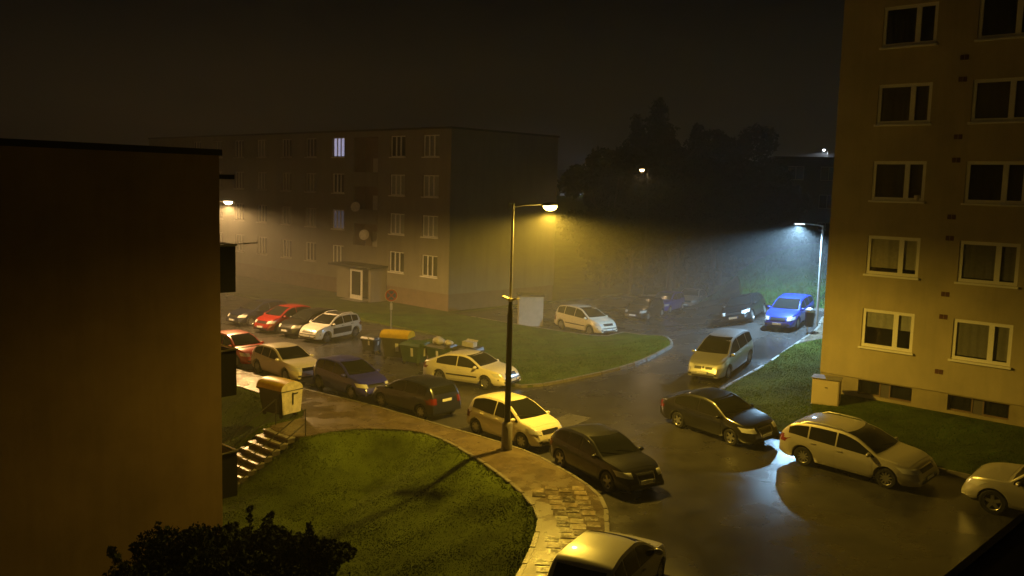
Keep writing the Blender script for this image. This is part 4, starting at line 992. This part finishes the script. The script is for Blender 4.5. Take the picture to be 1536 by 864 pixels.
# ------------------------------------------------------------------ street furniture
def container(label, pos, rz, body_m, lid_m, end_m=None, scale=1.0, dome=True, group='waste containers', sticker=True, name='waste_container'):
    """1100 litre wheeled container: tapered tub, domed lid, wheels"""
    e = empty(name, pos, rz); tag(e, label, 'waste container', group)
    w, d, h = 1.36 * scale, 1.0 * scale, 1.02 * scale
    b = MB(); n = []
    for (z, k) in ((.16, .80), (.5, .88), (h, 1.0)):
        n.append([(x * w / 2 * k, y * d / 2 * k, z) for x, y in ((-1, -.8), (-.85, -1), (.85, -1), (1, -.8), (1, .8), (.85, 1), (-.85, 1), (-1, .8))])
    vs = [p for r_ in n for p in r_]; fs = [(i * 8 + k, i * 8 + (k + 1) % 8, (i + 1) * 8 + (k + 1) % 8, (i + 1) * 8 + k) for i in range(2) for k in range(8)] + [tuple(range(8))[::-1], tuple(range(16, 24))]
    b.add(vs, fs); b.build('tub', body_m, e, bevel=.015)
    r_ = MB(); r_.box((0, 0, h + .01), (w * 1.04, d * 1.04, .06)); r_.build('rim', body_m, e, bevel=.012)
    if dome:
        l = MB(); vs = []; N = 12
        for x in np.linspace(-1, 1, 7):
            for k in range(N + 1):
                a = math.pi * k / N; vs.append((x * w / 2 * 1.02, -math.cos(a) * d / 2 * 1.0, h + .035 + math.sin(a) ** .8 * .33 * scale * (1 - .06 * x * x)))
        fs = [(i * (N + 1) + k, (i + 1) * (N + 1) + k, (i + 1) * (N + 1) + k + 1, i * (N + 1) + k + 1) for i in range(6) for k in range(N)]
        fs = [f for f in fs]
        l.add(vs, fs); ld = l.build('lid', lid_m, e, smooth=40)
        for sx in (-1, 1):
            p = MB(); x = sx * w / 2 * 1.03; ring = [(x, -math.cos(math.pi * k / N) * d / 2, h + .035 + math.sin(math.pi * k / N) ** .8 * .31 * scale) for k in range(N + 1)]
            p.add(ring + [(x - sx * .03, q[1], q[2]) for q in ring], [tuple(range(N + 1)) if sx > 0 else tuple(range(N + 1))[::-1]] + [(k, k + 1, N + 2 + k, N + 1 + k) for k in range(N)])
            p.build('end_cheek', end_m or lid_m, ld)
    else:
        l = MB(); vs = [(-w / 2, -d / 2, h + .05), (w / 2, -d / 2, h + .05), (w / 2, d / 2, h + .05), (-w / 2, d / 2, h + .05), (-w / 2 * .9, -d / 2 * .8, h + .14), (w / 2 * .9, -d / 2 * .8, h + .14), (w / 2 * .9, d / 2, h + .2), (-w / 2 * .9, d / 2, h + .2)]
        l.add(vs, [(0, 1, 5, 4), (1, 2, 6, 5), (2, 3, 7, 6), (3, 0, 4, 7), (4, 5, 6, 7)]); l.build('lid', lid_m, e, bevel=.015)
    for sx in (-1, 1):
        for sy in (-1, 1):
            q = MB(); q.lathe([(0, -.025), (.09, -.025), (.1, 0), (.09, .025), (0, .025)], 12, 'y'); o = q.build('castor', RUBBER, e); o.location = (sx * w * .34, sy * d * .32, .10)
    if sticker:
        q = MB(); q.box((w * .12, -d / 2 * .945 - .012, .68), (.16 * scale, .006, .42), 0, Matrix.Rotation(.09, 3, 'X')); q.build('sticker', STICK, e)
        q = MB(); q.box((w / 2 * .945 + .012, 0, .68), (.006, .16 * scale, .42), 0, Matrix.Rotation(.09, 3, 'Y')); q.build('sticker', STICK, e)
    return e
# near group, at the pavement by the brown block
nb = G(413, 612)
container('dark container with yellow domed lid and pale end by the stairs', ST(-8.95, -3.15, .05), A1 + R(8), GREYP, YEL, WPLAST, scale=1.02, sticker=False)
e = bpy.data.objects['waste_container']
q = MB(); q.add([(.70, -.42, .2), (.70, .42, .2), (.72, .50, 1.06), (.72, -.50, 1.06)], [(0, 1, 2, 3)]); q.box((.70, 0, .64), (.03, .82, .9)); q.build('end_panel', WPLAST, e, bevel=.01)
q = MB(); q.box((.735, .02, .75), (.02, .06, .45)); q.box((.735, .12, .93), (.02, .26, .05)); q.build('end_handle', GREYP, e)
# far group beside the round lawn
container('tall container with yellow domed lid and white sticker near the no-stopping sign', ST(-14.95, 7.35, .0), A1 + R(30), GREYP, YEL, YEL, scale=1.08)
container('green container with white sticker next to the yellow-lidded one', ST(-13.35, 7.15, .0), A1 + R(14), GREENP, GREENP, scale=.92, dome=False)
container('dark green container with rubbish bags on its lid', ST(-12.0, 7.7, .0), A1 + R(5), GREENP, GREYP, scale=.95, dome=False)
container('dark grey container with a white box on its lid behind the liftback', ST(-10.7, 8.25, .0), A1, GREYP, GREYP, scale=.95, dome=False, sticker=False)
container('narrow dark bin with white sticker beside the white crossover', ST(-17.0, 7.3, .0), A1 + R(10), GREYP, GREYP, scale=.72, dome=False)
def bag(pos, r, label):
    b = bmesh.new(); bmesh.ops.create_icosphere(b, subdivisions=3, radius=r)
    for v in b.verts:
        n = v.co.normalized(); k = 1 + .13 * math.sin(n.x * 5 + pos[0] * 3) * math.sin(n.y * 6) + .08 * math.sin(n.z * 9 + n.x * 7)
        if n.z > .6: k *= 1 + .35 * (n.z - .6)
        v.co = Vector((v.co.x * 1.15 * k, v.co.y * k, max(-.55 * r, v.co.z * .72 * k)))
    me = bpy.data.meshes.new('rubbish_bag'); b.to_mesh(me); b.free(); me.materials.append(BAG); me.shade_smooth()
    o = bpy.data.objects.new('rubbish_bag', me); COL.objects.link(o); o.location = pos; tag(o, label, 'rubbish bag', 'rubbish bags on containers'); return o
p = ST(-12.15, 7.65); bag((p.x, p.y, 1.28), .26, 'pale knotted rubbish bag on the dark green container')
p = ST(-11.6, 7.8); bag((p.x, p.y, 1.24), .19, 'smaller pale rubbish bag beside the knotted bag on the container')
cb = MB(); cb.box((0, 0, 0), (.62, .40, .24)); p = ST(-10.6, 8.25)
o = cb.build('cardboard_box', BAG, bevel=.012); o.location = (p.x, p.y, 1.29); o.rotation_euler = (0, .06, A1 + .3)
fl = MB(); fl.box((0, .24, .13), (.6, .18, .01), 0, Matrix.Rotation(.5, 3, 'X')); fl.build('flap', BAG, o); tag(o, 'pale open cardboard box lying on the dark grey container', 'box')
# no-stopping sign
sp = G(586, 516); sg_ = empty('road_sign', (sp.x, sp.y, .1), R(12)); tag(sg_, 'round no-stopping sign with small plate on a thin grey post', 'road sign')
b = MB(); b.tube([(0, 0, -.2), (0, 0, 2.95)], .032, 8); b.build('post', GALV, sg_)
def disc(nm, r0, y, m, par, n=28, th=.012):
    b = MB(); b.lathe([(0, -th), (r0, -th), (r0, 0), (0, 0)], n, 'y', c=(0, y, 2.62)); return b.build(nm, m, par)
d0 = disc('sign_disc', .36, -.04, SIGNW, sg_); d1 = disc('sign_ring', .335, -.054, SIGNR, d0); d2 = disc('sign_field', .255, -.068, SIGNB, d0)
for a in (45, -45):
    q = MB(); q.box((0, -.084, 2.62), (.52, .004 + .002 * (a > 0), .055), 0, Matrix.Rotation(R(a), 3, 'Y')); q.build('sign_bar', SIGNR, d0)
q = MB(); q.box((0, -.05, 2.0), (.14, .012, .36)); q.build('supplementary_plate', SIGNW, sg_)
# cable cabinet at the ochre block
cp = GT(1240, 610, .14); cc = empty('cable_cabinet', (cp.x, cp.y + .15, cp.z - .06), A1 + R(14)); tag(cc, 'cream cable cabinet standing on the grass at the ochre block corner', 'cabinet')
b = MB(); b.box((0, 0, .05), (1.02, .42, .14)); b.build('base', CONC, cc)
b = MB(); b.box((0, 0, .62), (1.0, .40, 1.0)); cbd = b.build('body', BOXM, cc, bevel=.01)
d = MB(); d.box((0, -.205, .62), (.93, .02, .92)); dd_ = d.build('door', BOXM, cc, bevel=.004)
b = MB(); b.box((.03, -.22, .80), (.10, .012, .03)); b.build('nameplate', GREYP, cc)
b = MB(); b.add([(-.54, -.26, 1.12), (.54, -.26, 1.12), (.54, .24, 1.17), (-.54, .24, 1.17), (-.54, -.26, 1.15), (.54, -.26, 1.15), (.54, .24, 1.20), (-.54, .24, 1.20)], [(3, 2, 1, 0), (4, 5, 6, 7), (0, 1, 5, 4), (1, 2, 6, 5), (2, 3, 7, 6), (3, 0, 4, 7)]); b.build('lid', CONC, cc)
# litter bin under the LED lamp
lb_ = GT(1213, 497, .1); bn_ = empty('litter_bin', lb_); tag(bn_, 'small dark litter bin with pale hood below the cold lamp', 'litter bin')
b = MB(); b.lathe([(0, .25), (.19, .25), (.22, .5), (.23, .95), (.20, .97), (.18, .6), (0, .55)], 18); b.build('bucket', BLKPL, bn_, smooth=40)
b = MB(); b.lathe([(.24, .98), (.25, 1.05), (.22, 1.12), (.12, 1.19), (0, 1.21)], 18); b.build('hood', GALV, bn_, smooth=50)
b = MB(); b.tube([(0, .24, -.1), (0, .24, 1.1)], .03, 8); b.build('post', GALV, bn_)
# stairs down the bank
sr = empty('stairs', STAIR); tag(sr, 'wet concrete stairs dropping down the bank beside the brown block', 'stairs')
tp = STAIR
for k in range(9):
    m_ = MB(); c0 = Vector((tp.x, tp.y, 0)) - E2 * (.30 * k + .17) + Vector((0, 0, .10 - .165 * k))
    m_.obox(c0 - E1 * .80 + E2 * .17 - Vector((0, 0, .05)), E1 * 1.6, -E2 * .32, Vector((0, 0, .055))); o = m_.build('tread', STEP, sr, bevel=.008); in_parent(o, sr); o.matrix_parent_inverse = Matrix.Translation(sr.location).inverted()
    m_ = MB(); m_.obox(c0 - E1 * .78 - E2 * .13 - Vector((0, 0, .20)), E1 * 1.56, E2 * .3, Vector((0, 0, .145))); o = m_.build('riser', mat('riser_shaded', (.07, .06, .05), rough=.6, var=.3), sr); in_parent(o, sr)  # risers face away from the lamp; their shade is put into the colour
for sx in (-1, 1):
    r_ = MB(); a0 = Vector((tp.x, tp.y, 0)) + E1 * .95 * sx
    P0 = a0 + E2 * .3 + Vector((0, 0, .1)); P1 = P0 + Vector((0, 0, .95)); Q0 = a0 - E2 * 2.3 + Vector((0, 0, -1.45)); Q1 = Q0 + Vector((0, 0, .95))
    r_.tube([P0, P1], .022, 6); r_.tube([Q0, Q1], .022, 6); r_.tube([P1, Q1], .022, 6); r_.tube([P0 * .5 + P1 * .5, Q0 * .5 + Q1 * .5], .018, 6)
    in_parent(r_.build('handrail', DARKMET, sr, smooth=50), sr)
# parapet of the block we look out from
pa = empty('balcony_parapet', (G(1536, 770, 5).x, G(1536, 770, 5).y, 0)); tag(pa, 'dark sheet-metal edge of a lower balcony jutting in beside the street', 'balcony')
A_, B_ = G(1545, 764, 5.0), G(1400, 882, 5.0); dv = (A_ - B_).normalized(); nv = Vector((dv.y, -dv.x, 0))
b = MB(); b.obox(B_ - dv * 6 + Vector((0, 0, -.16)), dv * 9, nv * 4, Vector((0, 0, .15))); in_parent(b.build('slab', mat('dark_sheet', (.012, .012, .016), rough=.5), pa), pa)
b = MB(); b.obox(B_ - dv * 6.02 - nv * .02 + Vector((0, 0, -.012)), dv * 9.04, nv * .09, Vector((0, 0, .03))); in_parent(b.build('edge_trim', DARKMET, pa), pa)

# ------------------------------------------------------------------ trees and shrubs
def leaf_cloud(name, centres, n, size, m, parent):
    """leaf quads spread through clumps (centre, radii)"""
    C = np.array([c[0] for c in centres]); Rr = np.array([c[1] for c in centres]); w = Rr.prod(1) ** (2 / 3); w = w / w.sum()
    k = rng.choice(len(C), n, p=w); d = rng.normal(size=(n, 3)); d /= np.linalg.norm(d, axis=1)[:, None]
    rad = rng.uniform(.35, 1.05, n) ** .6
    p = C[k] + d * Rr[k] * rad[:, None]
    a = rng.normal(size=(n, 3)); a /= np.linalg.norm(a, axis=1)[:, None]; b = np.cross(a, rng.normal(size=(n, 3))); b /= np.linalg.norm(b, axis=1)[:, None]
    s = rng.uniform(.5, 1.3, n)[:, None] * size
    v = np.stack([p - a * s, p + b * s * .5, p + a * s, p - b * s * .5], 1).reshape(-1, 3); f = np.arange(4 * n).reshape(-1, 4)
    return np_mesh(name, v, f, m, parent)
def broadleaf(label, pos, h, r, n, m=LEAFD, size=.22, group='trees on the slope', name='broadleaf_tree', sq=1.0):
    e = empty(name, pos); tag(e, label, 'tree', group)
    b = MB(); b.tube([(0, 0, -.5), (.1, 0, h * .3), (-.05, .1, h * .62)], [h * .025, h * .02, h * .008], 8)
    cs = []
    for i in range(16):
        a = random.uniform(0, 6.28); zz = random.uniform(.32, .92); rr = r * math.sqrt(max(.08, 1 - ((zz - .58) / .44) ** 2)) * random.uniform(.35, .85)
        c = (rr * math.cos(a), rr * math.sin(a), h * zz); cr = r * random.uniform(.28, .46); cs.append((c, (cr, cr, cr * .8 * sq)))
        if i < 9: b.tube([(0, 0, h * random.uniform(.25, .5)), (c[0] * .6, c[1] * .6, c[2] * .9), c], [h * .009, h * .006, h * .002], 5)
    b.build('trunk', BARK, e, smooth=60); leaf_cloud('crown', cs, n, size, m, e); return e
def conifer(label, pos, h, r, n, m=LEAFD, group='trees on the slope'):
    e = empty('conifer_tree', pos); tag(e, label, 'tree', group)
    b = MB(); b.tube([(0, 0, -.5), (0, 0, h * .5), (.05, 0, h)], [h * .018, h * .011, .02], 8); cs = []
    L_ = int(h / .6)
    for i in range(L_):
        z = h * (.06 + .92 * i / (L_ - 1)); rr = r * (1 - (z / h) ** 1.15) * random.uniform(.75, 1.15) + .35
        for k in range(7):
            a = random.uniform(0, 6.28); q = rr * random.uniform(.55, 1.1)
            tip = (q * math.cos(a), q * math.sin(a), z - .12 * q); b.tube([(0, 0, z), tip], [.04, .012], 4, cap=False)
            for u in (.25, .6, .95): cs.append(((tip[0] * u, tip[1] * u, z - .12 * q * u), (.30 * q + .22, .30 * q + .22, .24 * q + .28)))
    b.build('trunk', BARK, e); leaf_cloud('crown', cs, n, .24, m, e); return e
def gz(p): return ground_z(p.x, p.y)
def tree_at(px, d, top_py): q = AT(px, top_py, d); z0 = max(gz(q), 0); return Vector((q.x, q.y, z0)), q.z - z0
p, h = tree_at(990, 84, 148); conifer('tallest dark conifer rising above the trees on the slope', p, h, 5.4, 30000)
p, h = tree_at(1046, 88, 188); conifer('shorter dark conifer beside the tallest one', p, h, 5.0, 22000)
p, h = tree_at(955, 82, 172); conifer('slender dark conifer against the tallest one', p, h, 3.8, 16000)
for (px, d, tp_, r, lab) in ((1022, 81, 200, 5.0, 'tall rounded dark tree between the two conifers'), (1088, 83, 212, 4.6, 'dark spreading tree joining the conifers and the round-topped tree'), (918, 80, 222, 4.6, 'dark broadleaf tree beside the orange far lamp'), (922, 92, 243, 3.2, 'low dark tree near the blue-lit house gable'), (1012, 76, 240, 4.2, 'broad dark tree below the conifers'),
                             (1108, 90, 192, 5.2, 'round-topped dark tree beside the flat dark block'), (1075, 80, 262, 4.4, 'dark bushy tree in front of the round-topped one'), (1140, 84, 258, 4.0, 'dark bushy tree at the flat dark block wall'), (950, 76, 300, 3.6, 'low dark bush-like tree above the far parked cars'), (1190, 80, 318, 3.4, 'low dark tree behind the cold lamp'), (905, 78, 322, 3.0, 'low dark tree behind the cream people carrier')):
    p, h = tree_at(px, d, tp_); broadleaf(lab, p, h, r, 14000, size=.26)
def shrub(label, pos, r, h, n, m=LEAF, group='shrubs below the brown gable', size=.06):
    e = empty('shrub', pos); tag(e, label, 'shrub', group); b = MB(); cs = []
    for i in range(34):
        a = random.uniform(0, 6.28); q = r * random.uniform(0, 1.0); z = h * random.uniform(.2, .95) * (1 - .35 * (q / r) ** 2); c = (q * math.cos(a), q * math.sin(a), z)
        b.tube([(c[0] * .15, c[1] * .15, -.1), c], [.03, .01], 5); cs.append((c, (r * random.uniform(.16, .36), r * random.uniform(.16, .36), h * random.uniform(.08, .2))))
    for i in range(26):
        a = random.uniform(0, 6.28); q = r * random.uniform(.3, 1.0); z0_ = h * random.uniform(.5, .9) * (1 - .3 * (q / r) ** 2); tip = Vector((q * math.cos(a) * 1.15, q * math.sin(a) * 1.15, z0_ + random.uniform(.15, .5)))
        b.tube([(q * math.cos(a) * .7, q * math.sin(a) * .7, z0_ * .7), tip], [.012, .005], 4)
        for u in (.55, .8, 1.0): cs.append((tuple(Vector((q * math.cos(a) * .7, q * math.sin(a) * .7, z0_ * .7)).lerp(tip, u)), (.09, .09, .1)))
    b.build('stems', BARK, e); leaf_cloud('foliage', cs, n, size, m, e)
def lz(x, y): return lawn_z(x, y)
for (px, py, d, r, n, lab) in ((262, 785, 18.6, 1.55, 22000, 'big dark shrub spreading in front of the brown gable'), (372, 780, 20.2, 1.3, 18000, 'dark shrub at the corner of the brown gable'), (455, 800, 20.0, 1.25, 18000, 'dark shrub on the grass below the stairs'),
                            (330, 830, 17.0, 1.4, 16000, 'low leafy shrub in front of the bigger shrubs'), (430, 850, 17.6, 1.2, 14000, 'low dark shrub at the foot of the lawn'), (225, 850, 16.4, 1.2, 14000, 'rounded dark shrub close to the brown wall')):
    q = AT(px, py, d); z0 = lz(q.x, q.y) ; shrub(lab, (q.x, q.y, z0), r, max(.9, q.z - z0 - .1), n)
